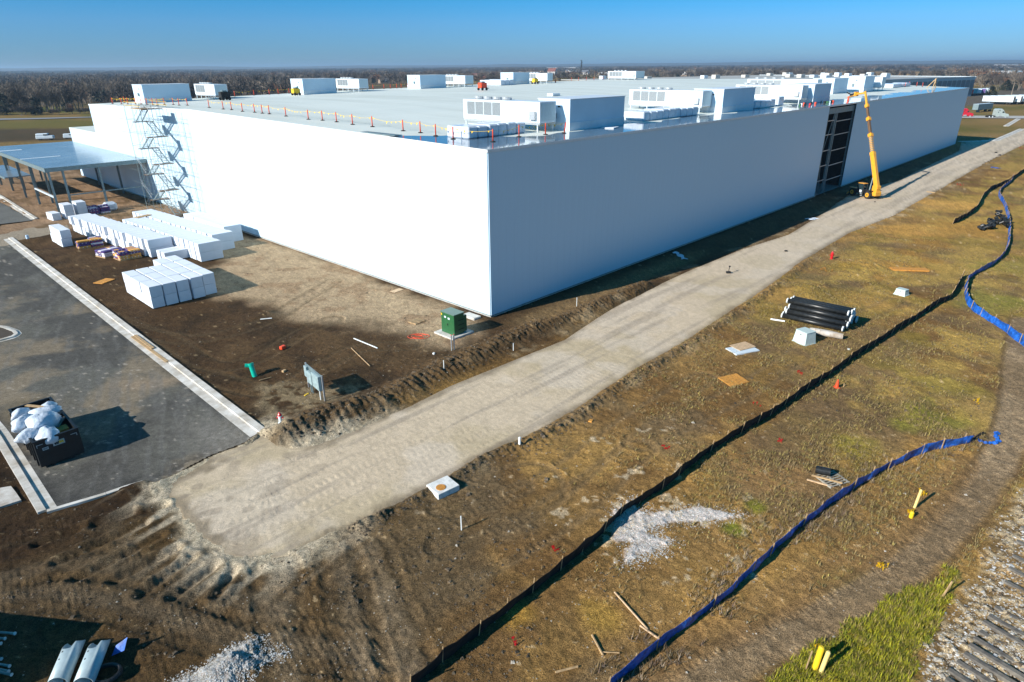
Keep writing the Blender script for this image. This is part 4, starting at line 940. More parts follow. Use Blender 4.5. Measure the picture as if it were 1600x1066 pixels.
tag(link('transformer_pad', MB().mat(CONC).box(-1.45, 1.3, -1.35, 1.35, -.25, .16, ch=.03).mesh('transformer_pad'), None, atW(-5.2, -.3), ROT_A), 'pale concrete pad carrying the green transformer', 'concrete pad')
tag(link('concrete_stoop', MB().mat(CONC).box(-.9, .9, -.5, .5, -.2, .22, ch=.06).mesh('concrete_stoop'), None, atW(-1.2, 1.6), ROT_A + math.pi / 2), 'low rounded concrete block at the foot of the warehouse corner', 'concrete block')
for k, (dx, dy) in enumerate(((0, 0), (.35, -.15))):
    x_, y_, z_ = at(706 + 4 * k, 549 - 1 * k); t = thing('marker_post', ('grey marker post with orange tip', 'second grey marker post close behind')[k] + ' before the transformer pad', 'post', (x_, y_, z_))
    part('tube', MB().mat(GALV).tube((0, 0, -.1), (0, 0, 1.45), .06), t); part('tip', MB().mat(ORANGE if k == 0 else RED).tube((0, 0, 1.46), (0, 0, 1.52), .05), t)
# coil of orange cable
mb = MB().mat(ORANGE); x_, y_, z_ = at(654, 527)
for k in range(60):
    a0, a1 = k * .35, (k + 1) * .35; ra = .45 + .25 * math.sin(k * .21); rb = .45 + .25 * math.sin((k + 1) * .21)
    mb.tube((x_ + 1.5 * ra * math.cos(a0), y_ + ra * math.sin(a0), z_ + .05), (x_ + 1.5 * rb * math.cos(a1), y_ + rb * math.sin(a1), z_ + .05), .022, n=4, cap=False)
tag(link('cable_coil', mb.mesh('cable_coil')), 'loose coil of orange cable beside the transformer pad', 'cable')
# electrical board on posts
p0, p1 = at(484, 606), at(508, 627); t = thing('meter_panel', 'grey electrical panels mounted on posts over the soil bank', 'electrical panel', p1, math.atan2(p0[1] - p1[1], p0[0] - p1[0]))
Lp = math.hypot(p0[0] - p1[0], p0[1] - p1[1]) * 1.05
for x_ in (0, Lp): part('post', MB().mat(GALV).box(x_ - .05, x_ + .05, -.05, .05, -.3, 2.15), t)
part('backboard', MB().mat(STEEL).box(.06, Lp - .06, -.03, .03, .95, 2.1), t)
ENC = mat('panel_grey', (.30, .40, .42), .45)
part('enclosure', MB().mat(ENC).box(.12, Lp * .44, .05, .30, .85, 2.05, ch=.02), t); part('enclosure', MB().mat(ENC).box(Lp * .52, Lp * .8, .05, .26, .75, 1.75, ch=.02), t); part('enclosure', MB().mat(ENC).box(Lp * .82, Lp * .97, .05, .24, 1.1, 2.0, ch=.02), t)
for x_ in (.4, Lp * .6, Lp * .7): part('conduit', MB().mat(PVC if x_ < 1 else STEEL).tube((x_, .16, -.2), (x_, .16, .86), .05), t)
# teal drain tee
x_, y_, z_ = at(395, 588); t = thing('drain_tee', 'upright teal plastic pipe tee on dark soil', 'pipe fitting', (x_, y_, z_), ROT_A)
part('tube', MB().mat(TEALP).hollow((.1, -.15, -.05), (.1, .25, 1.0), .2, .02), t); part('branch', MB().mat(TEALP).hollow((.1, .2, .85), (-.3, .45, .95), .16, .02), t); part('collar', MB().mat(TEALP).hollow((.1, .2, .88), (.1, .27, 1.06), .25, .03), t)
def hydrant(loc, label, s=1., white=False):
    t = thing('fire_hydrant', label, 'fire hydrant', loc)
    part('barrel', MB().mat(WHITE2 if white else RED).lathe([(.2 * s, 0), (.2 * s, .05), (.13 * s, .08), (.13 * s, .55 * s), (.17 * s, .57 * s), (.17 * s, .62 * s)], 12), t)
    part('bonnet', MB().mat(RED).lathe([(.16 * s, .62 * s), (.15 * s, .72 * s), (.08 * s, .82 * s), (.04 * s, .9 * s)], 12), t)
    for d_ in (-1, 1): part('nozzle', MB().mat(RED).tube((.12 * s * d_, 0, .45 * s), (.25 * s * d_, 0, .45 * s), .06 * s), t)
    return t
hydrant(at(440, 667), 'white hydrant wrapped with a red cap at the kerb end', .95, True)
hydrant(at(1299, 405), 'bright red fire hydrant beside the gravel road', 1.15)
def small(name, px, py, m, dims, label, cat, rot=.3):
    a_, b_, c_ = dims; o = link(name, MB().mat(m).box(-a_ / 2, a_ / 2, -b_ / 2, b_ / 2, 0, c_, ch=min(dims) * .15).mesh(name), None, at(px, py), ROT_A + rot); return tag(o, label, cat)
small('orange_box', 442, 545, ORANGE, (.55, .35, .30), 'small orange and white box on dark soil', 'box')
small('tape_roll', 444, 581, WOOD, (.35, .25, .18), 'small tan block near the teal drain tee', 'block')
small('yellow_offcut', 479, 617, YELLOW, (.45, .12, .06), 'yellow strip lying before the electrical panels', 'offcut')
small('white_tag', 678, 554, PVC, (.2, .2, .15), 'small white scrap on the bank by the marker posts', 'scrap')
small('yellow_scrap', 923, 658, OSB, (.35, .28, .10), 'small orange wood scrap beside the gravel road', 'scrap')
small('white_scrap', 1326, 546, PVC, (.3, .2, .06), 'small white scrap before the black silt fence', 'scrap')
small('paper_scrap', 108, 375, PVC, (.5, .4, .5), 'white bucket beside the dirt path', 'bucket')
small('paper_scrap', 44, 375, mat('scrap_blue', (.45, .6, .75), .6), (.35, .35, .6), 'pale blue and white canister beside the lot kerb', 'canister')
small('white_marker', 812, 698, PVC, (.16, .16, .55), 'short white marker stub at the gravel road edge', 'marker')
def stick(name, p, q, m, r, label, cat, up=.06, n=6):
    P_, Q_ = at(*p), at(*q); x, y, z = P_
    o = link(name, MB().mat(m).tube((0, 0, up), (Q_[0] - x, Q_[1] - y, Q_[2] - z + up), r, n=n).mesh(name), None, P_); return tag(o, label, cat)
stick('white_pipe', (553, 530), (590, 546), PVC, .055, 'straight white plastic pipe lying on brown soil', 'pipe')
stick('timber_stick', (549, 546), (578, 574), WOOD, .04, 'thin pale stick lying below the white pipe', 'stick')
stick('timber_stick', (405, 596), (424, 590), WOOD, .035, 'short yellow stick lying by the teal drain tee', 'stick')
stick('timber_stick', (407, 500), (425, 499), PVC, .05, 'short white pipe lying by a clump of dark soil', 'pipe')
stick('timber_stick', (960, 928), (1012, 984), PLY, .045, 'long weathered stick lying between the two silt fences', 'stick')
stick('timber_stick', (1000, 978), (1028, 997), PLY, .05, 'stick running on towards the blue fence', 'stick')
stick('timber_stick', (925, 993), (942, 1025), WOOD, .05, 'short pale stake fallen before the blue fence', 'stick')
stick('timber_stick', (942, 1020), (968, 1021), WOOD, .03, 'thin twig beside the fallen pale stake', 'stick')
stick('timber_stick', (868, 1052), (903, 1042), WOOD, .05, 'pale stake lying at the lower end of the blue fence', 'stick')
stick('timber_stick', (1344, 309), (1394, 311), WOOD, .07, 'pale plank lying on the gravel beside the lift', 'plank')
stick('timber_stick', (1448, 300), (1461, 302), WOOD, .09, 'short plank alone on the distant gravel road', 'plank')
stick('timber_stick', (1204, 500), (1226, 504), PVC, .09, 'white plastic strip at the end of the pipe stack', 'strip')
def stake(px, py, h, m, label, r=.03, lean=0.):
    t = thing('survey_stake', label, 'stake', at(px, py)); part('shaft', MB().mat(m).bar((0, 0, -.1), (lean, 0, h), r * 2), t); return t
stake(721, 829, .95, PVC, 'thin white stake standing in churned soil')
stake(694, 584, .8, PVC, 'thin stake on the soil bank near the marker posts'); stake(1318, 605, .0 + .3, WOOD, 'short stub behind the orange cone')
stake(1472, 932, 1.0, WOOD, 'pale stake with a pink top in the green grass', .03, .25); stake(1258, 1048, 1.1, WOOD, 'thin dry stem beside the yellow bollards', .02, .1)
stake(802, 570 - 20, .7, PVC, 'thin white stake on the bank beside the road', .03); stake(901, 477, 1.0, PVC, 'thin white stake near the shaded wall', .03)
def bollard(px, py, h, r, m, label, lx=0., ly=0.):
    t = thing('bollard', label, 'bollard', at(px, py)); part('shaft', MB().mat(m).tube((0, 0, -.1), (lx, ly, h), r, n=12), t)
    part('cap', MB().mat(m).tube((lx, ly, h), (lx * 1.03, ly * 1.03, h + .05), r * 1.0, r * .6, n=12), t); return t
BOLY = mat('bollard_yellow', (.80, .56, .02), .5, var=.08); BOLP = mat('bollard_pale', (.82, .62, .22), .55)
bollard(1429, 792, 1.15, .075, BOLP, 'leaning pale yellow bollard by the blue fence', .18, .1); bollard(1424, 806, .35, .11, BOLY, 'short yellow stub before the leaning bollard')
bollard(1272, 1047, 1.15, .12, BOLY, 'thick yellow bollard in the grass strip', .15, .1); bollard(1281, 1053, 1.1, .09, BOLP, 'thinner pale yellow bollard beside the thick one', .2, .1)
# flagging and flowers
def tuft_flags(px, py, m, n, label, cat, sp=.35, h=.35):
    x, y, z = at(px, py); mb = MB().mat(m); r = random.Random(px)
    for k in range(n):
        a, d = r.uniform(0, 6.28), r.uniform(0, sp); u, v, w_ = x + d * math.cos(a), y + d * math.sin(a), z + r.uniform(.05, h)
        mb.bar((u, v, z), (u, v, w_), .015); mb.add([(u - .09, v, w_), (u + .08, v + .03, w_ + .04), (u + .07, v + .06, w_ - .1), (u - .06, v - .04, w_ - .09)], [(0, 1, 2, 3)])
    o = link('flag_cluster', mb.mesh('flag_cluster')); return tag(o, label, cat, kind='stuff')
for px, py, m_, n, lb in ((1378, 882, YELLOW, 14, 'yellow marker flags beside the dirt track'), (1443, 772, YELLOW, 10, 'yellow marker flags by the leaning bollard'), (1424, 800, YELLOW, 6, 'yellow marker flags by the yellow stub'), (1528, 630, YELLOW, 7, 'yellow marker flags in the upper grass'), (1281, 1020, YELLOW, 7, 'yellow marker flags behind the thick bollard'),
                          (1040, 700, RED, 5, 'red marker flags between road and black fence'), (1250, 585, RED, 5, 'red marker flags before the vault'), (868, 862, RED, 4, 'red marker flags close to the black fence'), (1217, 690, RED, 5, 'red marker flags past the black fence'), (806, 1010, RED, 3, 'red marker flags in the lower grass'), (1183, 632, RED, 3, 'red marker flag on worn grass'), (100, 371, ORANGE, 12, 'orange marker flags beside the dirt path')):
    tuft_flags(px, py, m_, n, lb, 'marker flags', .3, .3)
t = thing('traffic_cone', 'orange traffic cone standing in worn grass past the black fence', 'traffic cone', at(1307, 606)); part('cone', MB().mat(ORANGE).lathe([(.17, .04), (.04, .7)], 12), t); part('base', MB().mat(ORANGE).box(-.2, .2, -.2, .2, 0, .04), t)
# manhole slab
x_, y_, z_ = at(692, 767); t = thing('manhole_slab', 'white concrete slab with a round rusty manhole cover beside the gravel road', 'manhole', (x_, y_, z_ - .02), ROT_A - .12)
part('slab', MB().mat(mat('manhole_concrete', (.72, .72, .69), .85, var=.1)).box(-.72, .80, -.62, .68, -.2, .22, ch=.02), t)
part('cover', MB().mat(mat('rust_cover', (.55, .24, .04), .7, var=.15, scale=6)).lathe([(.3, .22), (.3, .245), (.27, .25)], 24, Matrix.Translation((-.2, -.12, 0))), t)
# utility vaults
def vault(px, py, a, b, h, label, rot, open_=False):
    t = thing('utility_vault', label, 'utility vault', at(px, py), ROT_A + rot); k = .12
    vs = [(-a, -b, 0), (a, -b, 0), (a, b, 0), (-a, b, 0), (-a + k, -b + k, h), (a - k, -b + k, h), (a - k, b - k, h), (-a + k, b - k, h)]
    part('body', MB().mat(PALEG).add(vs, [(3, 2, 1, 0), (4, 5, 6, 7), (0, 1, 5, 4), (1, 2, 6, 5), (2, 3, 7, 6), (3, 0, 4, 7)]), t)
    part('rim', MB().mat(PALEG).box(-a - .04, a + .04, -b - .04, b + .04, 0, .1, ch=.02), t); part('lid', MB().mat(PALEG).box(-a + k - .03, a - k + .03, -b + k - .03, b - k + .03, h, h + .07, ch=.02), t)
    part('lifting_hole', MB().mat(DARK).tube((-a + k - .02, 0, h * .8), (-a + k * .8 - .035, 0, h * .8), .05), t); return t
vault(1256, 535, .68, .72, 1.15, 'pale green utility vault standing before the black pipe stack', -.35); vault(1408, 461, .5, .6, .62, 'small pale rounded utility box alone in the grass', -.2)
for k in range(3):
    x_, y_, z_ = at(1282 + 8 * k, 523 + 2 * k); t = thing('concrete_pipe', '%s grey concrete pipe lying between the vault and black pipes' % ORD[k], 'concrete pipe', (x_, y_, z_ + .28), 0, 'grey concrete pipes behind the vault')
    part('tube', MB().mat(CONC_S).hollow((-.9, .45, .0), (.85, -.5, 0), .27, .07), t)
# stack of black pipes with white banded ends
A0 = np.array(at(1221, 499)); A1 = np.array(at(1318, 521)); dr = (A1 - A0)[:2]; Lpipe = float(np.hypot(*dr)); dr = dr / Lpipe; nr = np.array([-dr[1], dr[0]])
pipe_me = MB().mat(BLACKP).hollow((.12, 0, 0), (Lpipe - .12, 0, 0), .235, .02, 14).mesh('barrel', True); end_me = MB().mat(PVC).hollow((0, 0, 0), (.13, 0, 0), .262, .03, 14).mesh('end_band', True)
ang = math.atan2(dr[1], dr[0]); rr = random.Random(4)
for layer, nrow in enumerate((8, 7, 5, 3)):
    for k in range(nrow):
        off = (k + layer * .5) * .53; p = A0[:2] + nr * (off + .25) + dr * rr.uniform(-.25, .3); z_ = .28 + layer * .455
        t = thing('drain_pipe', 'black pipe with white end bands, %s from the vault side, %s layer up' % (ORD[k], ORD[layer]), 'pipe', (p[0], p[1], z_ + A0[2]), ang, 'black drain pipes in the stack beside the road')
        link('barrel', pipe_me, t); link('end_band', end_me, t); link('end_band', end_me, t, (Lpipe - .13, 0, 0))
# heap of black pipe fittings
rr = random.Random(8)
for k in range(34):
    px, py = rr.choice(((1565, 345), (1570, 352), (1557, 352), (1550, 350), (1562, 338), (1545, 357), (1535, 358), (1572, 357))); x_, y_, z_ = at(px + rr.uniform(-5, 5), py + rr.uniform(-3, 3))
    t = thing('pipe_fitting', 'black plastic elbow tumbled in the heap against the blue silt fence', 'pipe fitting', (x_, y_, z_ + .2 + rr.random() * .55), rr.uniform(0, 6), 'black pipe fittings heaped by the blue fence')
    el = rr.uniform(-.5, .5); part('barrel', MB().mat(BLACKP).hollow((-.5, 0, 0), (.2, 0, .1), .2, .03, 10), t); part('socket', MB().mat(BLACKP).hollow((.12, 0, .1), (.35, .3, .12), .25, .04, 10), t); t.rotation_euler = (el, rr.uniform(-.6, .6), rr.uniform(0, 6))

# silt fences
def fence(name, px, h, fab, stk, gap, label, lean=.10, stake_side=1, wob=.05, minh=.6):
    P = smooth_line(PL(*px), 10); seg = np.hypot(*np.diff(P, axis=0).T); run = np.concatenate([[0], np.cumsum(seg)]); L = run[-1]; n = int(L / .35)
    t = thing(name, label, 'silt fence'); s = np.linspace(0, L, n + 1); X_, Y_ = np.interp(s, run, P[:, 0]), np.interp(s, run, P[:, 1]); Z_ = heights(np.stack([X_, Y_], 1)); r = random.Random(len(px))
    dx, dy = np.gradient(X_), np.gradient(Y_); l_ = np.hypot(dx, dy); nx, ny = -dy / l_, dx / l_
    vs = []; fs = []
    for i in range(n + 1):
        sag = abs(math.sin(math.pi * s[i] / gap)); wv = wob * math.sin(s[i] * 2.1) + .03 * math.sin(s[i] * 7.3)
        hh = h * (1 - (1 - minh) * .35 * sag) * (1 + .12 * math.sin(s[i] * .7)); sg = sag * .07
        for j, q in enumerate((0, .35, .7, 1.0)):
            o_ = lean * q + wv * math.sin(q * 3) + sg * (1 - q); vs.append((X_[i] + nx[i] * o_, Y_[i] + ny[i] * o_, Z_[i] - .06 + q * (hh + .06)))
        for j, q in enumerate((1.0, .7, .35, 0)):
            o_ = lean * q + wv * math.sin(q * 3) + sg * (1 - q) + .012; vs.append((X_[i] + nx[i] * o_, Y_[i] + ny[i] * o_, Z_[i] - .06 + q * (hh + .06)))
    for i in range(n):
        for j in range(8): a, b = i * 8 + j, i * 8 + (j + 1) % 8; fs.append((a, a + 8, b + 8, b))
    part('fabric', MB().mat(fab).add(vs, fs), t)
    m_ = int(L / gap)
    for k in range(m_ + 1):
        sk = k * gap + r.uniform(-.15, .15); i = min(n, max(0, int(sk / L * n))); o_ = lean * .3 - .04 * stake_side
        part('stake', MB().mat(stk).bar((X_[i] + nx[i] * o_, Y_[i] + ny[i] * o_, Z_[i] - .1), (X_[i] + nx[i] * (lean * 1.2 - .03 * stake_side) + r.uniform(-.05, .05), Y_[i] + ny[i] * lean * 1.2, Z_[i] + h * 1.22), .045), t)
    return t
BF = ((640, 1078), (700, 1030), (770, 975), (850, 912), (925, 850), (972, 803), (1040, 760), (1110, 706), (1180, 665), (1250, 618), (1290, 592), (1320, 570), (1372, 535), (1420, 505), (1462, 478), (1484, 466), (1503, 432))
fence('silt_fence', BF, .84, BLACKF, WOOD, 1.9, 'long black silt fence winding down through the worn grass', -.14, -1)
fence('silt_fence', ((1488, 350), (1500, 345), (1524, 328), (1535, 308), (1550, 296), (1572, 287), (1600, 268), (1640, 245)), .95, BLACKF, WOOD, 2.4, 'shorter black silt fence beyond the pipe stack', -.14, -1)
fence('silt_fence', ((950, 1080), (1000, 1035), (1060, 988), (1120, 945), (1180, 890), (1235, 838), (1290, 795), (1350, 755), (1400, 727), (1450, 706), (1485, 700), (1517, 693)), .74, BLUEF, WOOD, 1.8, 'long bright blue silt fence curving through dry grass', -.06, -1, .10)
fence('silt_fence', ((1620, 548), (1600, 538), (1560, 510), (1520, 485), (1508, 462), (1515, 436), (1550, 415), (1570, 395), (1576, 370), (1574, 340), (1568, 320), (1561, 308), (1563, 298), (1578, 286), (1582, 278)), .78, BLUEF, WOOD, 2.2, 'blue silt fence bending round the black fitting heap', -.08, -1, .10)
# fallen tail of blue fabric
def ribbon(pts, wd, m, name, label):
    P = smooth_line(PL(*pts), 8); vs, fs = [], []; r = random.Random(2)
    for i, q in enumerate(P):
        d = P[min(i + 1, len(P) - 1)] - P[max(i - 1, 0)]; d /= np.hypot(*d); nn = np.array([-d[1], d[0]]); z_ = gz(*q) + .05
        for k in range(3): o_ = nn * wd * (k - 1) * (.8 + .3 * math.sin(i * .9)); vs.append((q[0] + o_[0], q[1] + o_[1], z_ + (.12 if k == 1 else .02) + .04 * math.sin(i * 1.7 + k)))
    for i in range(len(P) - 1):
        for k in range(2): a = i * 3 + k; fs.append((a, a + 3, a + 4, a + 1))
    o = link(name, MB().mat(m).add(vs, fs).mesh(name)); tag(o, label, 'fabric')
ribbon(((1527, 690), (1540, 693), (1555, 692), (1560, 687), (1556, 680), (1559, 675)), .17, BLUEF, 'fallen_fabric', 'loose blue fabric tail lying beside the dirt track')
ribbon(((1519, 690), (1526, 684), (1532, 680), (1536, 678)), .08, BLACKF, 'fallen_fabric', 'black fabric scrap at the end of the blue fence')
ribbon(((1550, 262), (1556, 263), (1562, 264)), .5, BLUEF, 'fallen_fabric', 'small crumpled blue sheet at the road edge')
ribbon(((1055, 395), (1062, 399), (1070, 404)), .45, TARP, 'fallen_sheet', 'crumpled pale sheet lying in the shade of the long wall')
ribbon(((1263, 341), (1268, 343), (1274, 341)), .6, TARP, 'fallen_sheet', 'white plastic heap in the shade near the open bay')
for k, (px, py) in enumerate(((1138, 427), (1228, 393), (1556, 239), (1562, 243), (1367, 316))):
    t = thing('barrier_foot', 'small dark weight lying on the gravel road ' + ('closest to the pipe stack', 'before the red hydrant', 'at the far bend', 'second at the far bend', 'beside the lift wheels')[k], 'weight', at(px, py)); s_ = (.28, .2, .3, .3, .15)[k]
    part('weight', MB().mat(RUBBER).box(-s_, s_, -s_ * .6, s_ * .6, 0, s_ * .9, ch=.04), t)
    if k < 1: part('handle', MB().mat(RUBBER).tube((0, 0, .2), (.1, .1, .75), .04), t); part('knob', MB().mat(RUBBER).lathe([(.03, 0), (.12, .06), (.12, .16), (.03, .22)], 8, Matrix.Translation((.1, .1, .72))), t)
for k, (px, py) in enumerate(((1500, 290), (1594, 232), (1290, 423))):
    tuft_flags(px, py, RED if k < 2 else OSB, 10, ('red and white litter at the road edge', 'red flags at the far bend of the road', 'orange litter below the red hydrant')[k], 'litter', .8, .4)

# ------------------------------------------------------------ waste container
q0, q1 = np.array(at(66, 734)), np.array(at(132, 710)); wv_ = (q1 - q0)[:2]; wd = 2.44; wang = math.atan2(wv_[1], wv_[0])
t = thing('waste_container', 'open black roll-off waste container heaped with white bags on the lot', 'waste container', (q0[0], q0[1], .03), wang); LW = 6.3; HC = 1.9
def wall(x0, x1, y0, y1): return MB().mat(DRUM).box(x0, x1, y0, y1, .12, HC)
part('front_wall', wall(0, wd, 0, .06), t); part('rear_door', wall(0, wd, LW - .06, LW), t); part('side_wall', wall(0, .06, .06, LW - .06), t); part('side_wall', wall(wd - .06, wd, .06, LW - .06), t)
part('floor', MB().mat(DRUM).box(.06, wd - .06, .06, LW - .06, .12, .2), t); part('skid', MB().mat(DRUM).box(.6, .75, 0, LW, 0, .12).box(wd - .75, wd - .6, 0, LW, 0, .12), t)
part('top_rail', MB().mat(DRUM).box(-.05, wd + .05, -.05, .10, HC, HC + .09).box(-.05, wd + .05, LW - .10, LW + .05, HC, HC + .09).box(-.05, .10, .10, LW - .10, HC, HC + .09).box(wd - .10, wd + .05, .10, LW - .10, HC, HC + .09), t)
for k in range(7): y_ = .35 + k * .9; part('side_rib', MB().mat(DRUM).box(wd, wd + .09, y_, y_ + .1, .12, HC), t); part('side_rib', MB().mat(DRUM).box(-.09, 0, y_, y_ + .1, .12, HC), t)
SIGN = mat('sign_grey', (.45, .50, .52), .6, var=.04)
pl = part('sign_plate', MB().mat(SIGN).box(.95, 1.6, -.025, -.003, 1.28, 1.6), t)
mb = MB().mat(DRUM)
def stroke(mb, pts, z=-.034, w_=.07):
    for (x0, y0), (x1, y1) in zip(pts[:-1], pts[1:]):
        dx, dy = x1 - x0, y1 - y0; L_ = math.hypot(dx, dy); nx, ny = -dy / L_ * w_ / 2, dx / L_ * w_ / 2
        mb.add([(x0 + nx, z, y0 + ny), (x0 - nx, z, y0 - ny), (x1 - nx, z, y1 - ny), (x1 + nx, z, y1 + ny)], [(0, 1, 2, 3)])
stroke(mb, [(1.03, 1.54), (1.09, 1.35), (1.15, 1.5), (1.21, 1.35), (1.27, 1.54)]); mb.mat(YELLOW); stroke(mb, [(1.31, 1.35), (1.34, 1.54), (1.41, 1.38), (1.48, 1.54), (1.52, 1.35)]); part('lettering', mb, pl)
pl2 = part('number_plate', MB().mat(SIGN).box(.35, .68, -.025, -.003, 1.22, 1.40), t)
mb = MB().mat(DRUM); mb.box(.38, .65, -.03, -.026, 1.33, 1.36).box(.38, .62, -.03, -.026, 1.27, 1.30); part('lettering', mb, pl2)
part('corner_bracket', MB().mat(SIGN).box(.1, .45, -.02, -.003, 1.66, 1.69).box(.1, .13, -.02, -.003, 1.5, 1.66).box(wd - .45, wd - .1, -.02, -.003, 1.66, 1.69).box(wd - .13, wd - .1, -.02, -.003, 1.5, 1.66), t)
def bag_blob(cx, cy, cz, rx, ry, rz_, seed, m, name, label, cat, rot=0.):
    r = random.Random(seed); n, k = 18, 11; vs = []; ph = [r.uniform(0, 6) for _ in range(6)]
    for j in range(k):
        v = math.pi * (j + .5) / k
        for i in range(n):
            u = 2 * math.pi * i / n; rad = 1 + .12 * math.sin(3 * u + ph[0] + 2 * v) + .09 * math.sin(5 * u - ph[1] + 3 * v) + .05 * math.sin(9 * u + ph[2]) + r.uniform(-.03, .03)
            vs.append((rx * rad * math.sin(v) * math.cos(u), ry * rad * math.sin(v) * math.sin(u), rz_ * math.cos(v) * (1 + .1 * math.sin(2 * u + ph[3]))))
    fs = [(j * n + i, j * n + (i + 1) % n, (j + 1) * n + (i + 1) % n, (j + 1) * n + i) for j in range(k - 1) for i in range(n)]; fs += [tuple(range(n - 1, -1, -1)), tuple(range((k - 1) * n, k * n))]
    mb = MB().mat(m); mb.add(vs, fs); o = link(name, mb.mesh(name, True)); T_ = Matrix.Translation((q0[0], q0[1], .03)) @ Matrix.Rotation(wang, 4, 'Z') @ Matrix.Translation((cx, cy, cz)) @ Matrix.Rotation(rot, 4, 'Z'); o.matrix_world = T_; tag(o, label, cat); return o
for k, (cx, cy, cz, rx, ry, rz_, lb) in enumerate(((1.05, 2.3, 2.1, .95, .85, .65, 'biggest white rubbish bag in the middle of the container'), (.15, 3.0, 2.1, .8, .6, .5, 'white rubbish bag bulging over the side of the container'), (.95, .75, 1.8, .95, .65, .5, 'white rubbish bag by the front wall of the container'), (.05, 1.4, 1.9, .6, .75, .4, 'white rubbish bag hanging over the container rim'), (1.5, 3.9, 2.0, .95, .55, .42, 'white rubbish bag behind the biggest bag'), (.35, 4.6, 2.1, .6, .45, .4, 'small white rubbish bag near the container door'), (1.95, 4.7, 1.9, .6, .5, .4, 'white rubbish bag in the rear corner of the container'))):
    bag_blob(cx, cy, cz, rx, ry, rz_, k, TARP, 'rubbish_bag', lb, 'rubbish bag', k * .7)
bag_blob(.9, 4.9, 1.85, .5, .5, .35, 30, DRUM, 'rubbish_bag', 'black rubbish bag near the container door', 'rubbish bag')
def in_cont(mb, name, label, cat):
    o = link(name, mb.mesh(name)); o.matrix_world = Matrix.Translation((q0[0], q0[1], .03)) @ Matrix.Rotation(wang, 4, 'Z'); tag(o, label, cat)
in_cont(MB().mat(WOOD).bar((.9, 5.6, 2.2), (1.7, 4.2, 2.25), .22, .05), 'timber_board', 'pale board sticking out of the waste container', 'board')
in_cont(MB().mat(CARDB).box(1.6, 2.2, 1.2, 1.9, 1.35, 1.62), 'cardboard_box', 'tan cardboard box in the waste container', 'box')
in_cont(MB().mat(mat('grey_board', (.35, .33, .30), .8)).bar((1.5, 1.8, 1.7), (2.2, 2.9, 1.75), .6, .04), 'panel_offcut', 'grey panel offcut leaning in the waste container', 'panel')
in_cont(MB().mat(DRUM).bar((1.4, 3.1, 1.95), (2.3, 3.0, 1.9), .3, .25), 'black_scrap', 'black plastic scrap in the waste container', 'scrap')

# two big white pipes with cut mouths, drums and pipes in the deep shade by the bottom corner
BW = mat('big_pipe_white', (.42, .52, .55), .35, var=.05, coat=.3)
for k, (pf, pb) in enumerate((((96, 1072), (118, 1018)), ((137, 1074), (158, 1020)))):
    F0, B0_ = np.array(at(*pf)), np.array(at(*pb)); d = (B0_ - F0)[:2]; L_ = 2.3; d /= np.hypot(*d); an_ = math.atan2(d[1], d[0])
    t = thing('cut_pipe', ('big white pipe with a mitred end, beside the stacked posts', 'big white pipe with a mitred end and litter inside')[k], 'pipe', (F0[0] - d[0] * .2, F0[1] - d[1] * .2, F0[2] + .36), an_, 'big white pipes in the bottom corner')
    n = 24; R_, T_ = .38, .03; vs = []
    for (x_, r_2) in ((0, R_), (1, R_), (1, R_ - T_), (0, R_ - T_)):
        for i in range(n):
            u = 2 * math.pi * i / n; y_, z_ = r_2 * math.cos(u), r_2 * math.sin(u); xx = 0 if x_ == 0 else L_ - .75 * max(0, (z_ / R_ + .1)) ** .7 * (1 if y_ > -.1 else .55) if (z_ / R_ + .1) > 0 else L_
            vs.append((xx if x_ else 0, y_, z_))
    fs = []
    for q in range(4):
        a, b = q * n, ((q + 1) % 4) * n; fs += [(a + i, b + i, b + (i + 1) % n, a + (i + 1) % n) for i in range(n)]
    part('tube', MB().mat(BW).add(vs, fs), t, True)
    mb = MB().mat(DARK)
    for x_ in (1.0, 1.4): mb.tube((x_, .16, .338), (x_, .165, .352), .035, n=8)
    part('drill_hole', mb, t)
    if k:
        o = link('crumpled_wrapper', MB().mat(CARDB).box(L_ - .8, L_ - .35, -.15, .18, -.3, -.02, ch=.08).mat(PRINTW).box(L_ - .7, L_ - .5, -.1, .25, -.02, .1, ch=.04).mesh('crumpled_wrapper'), None, t.location, an_); tag(o, 'crumpled yellow and white wrapper inside the cut pipe', 'wrapper')
x_, y_, z_ = at(176, 1030); tag(link('blue_sheet_scrap', MB().mat(BLUEF).add([(0, 0, .2), (.5, .15, .35), (.55, .5, .75), (.1, .3, .5)], [(0, 1, 2, 3)]).mesh('blue_sheet_scrap'), None, (x_, y_, z_)), 'blue plastic scrap beside the cut white pipe', 'scrap')
x_, y_, z_ = at(168, 1058); t = thing('hose_coil', 'black corrugated hose coil lying beside the cut white pipe', 'hose', (x_, y_, z_ + .12))
mb = MB().mat(BLACKP)
for k in range(44): a0, a1 = k * .3, (k + 1) * .3; mb.tube((.55 * math.cos(a0), .45 * math.sin(a0), .003 * k), (.55 * math.cos(a1), .45 * math.sin(a1), .003 * (k + 1)), .075, n=7)
part('coil', mb, t)
PST = mat('post_grey_green', (.30, .36, .34), .5, .3)
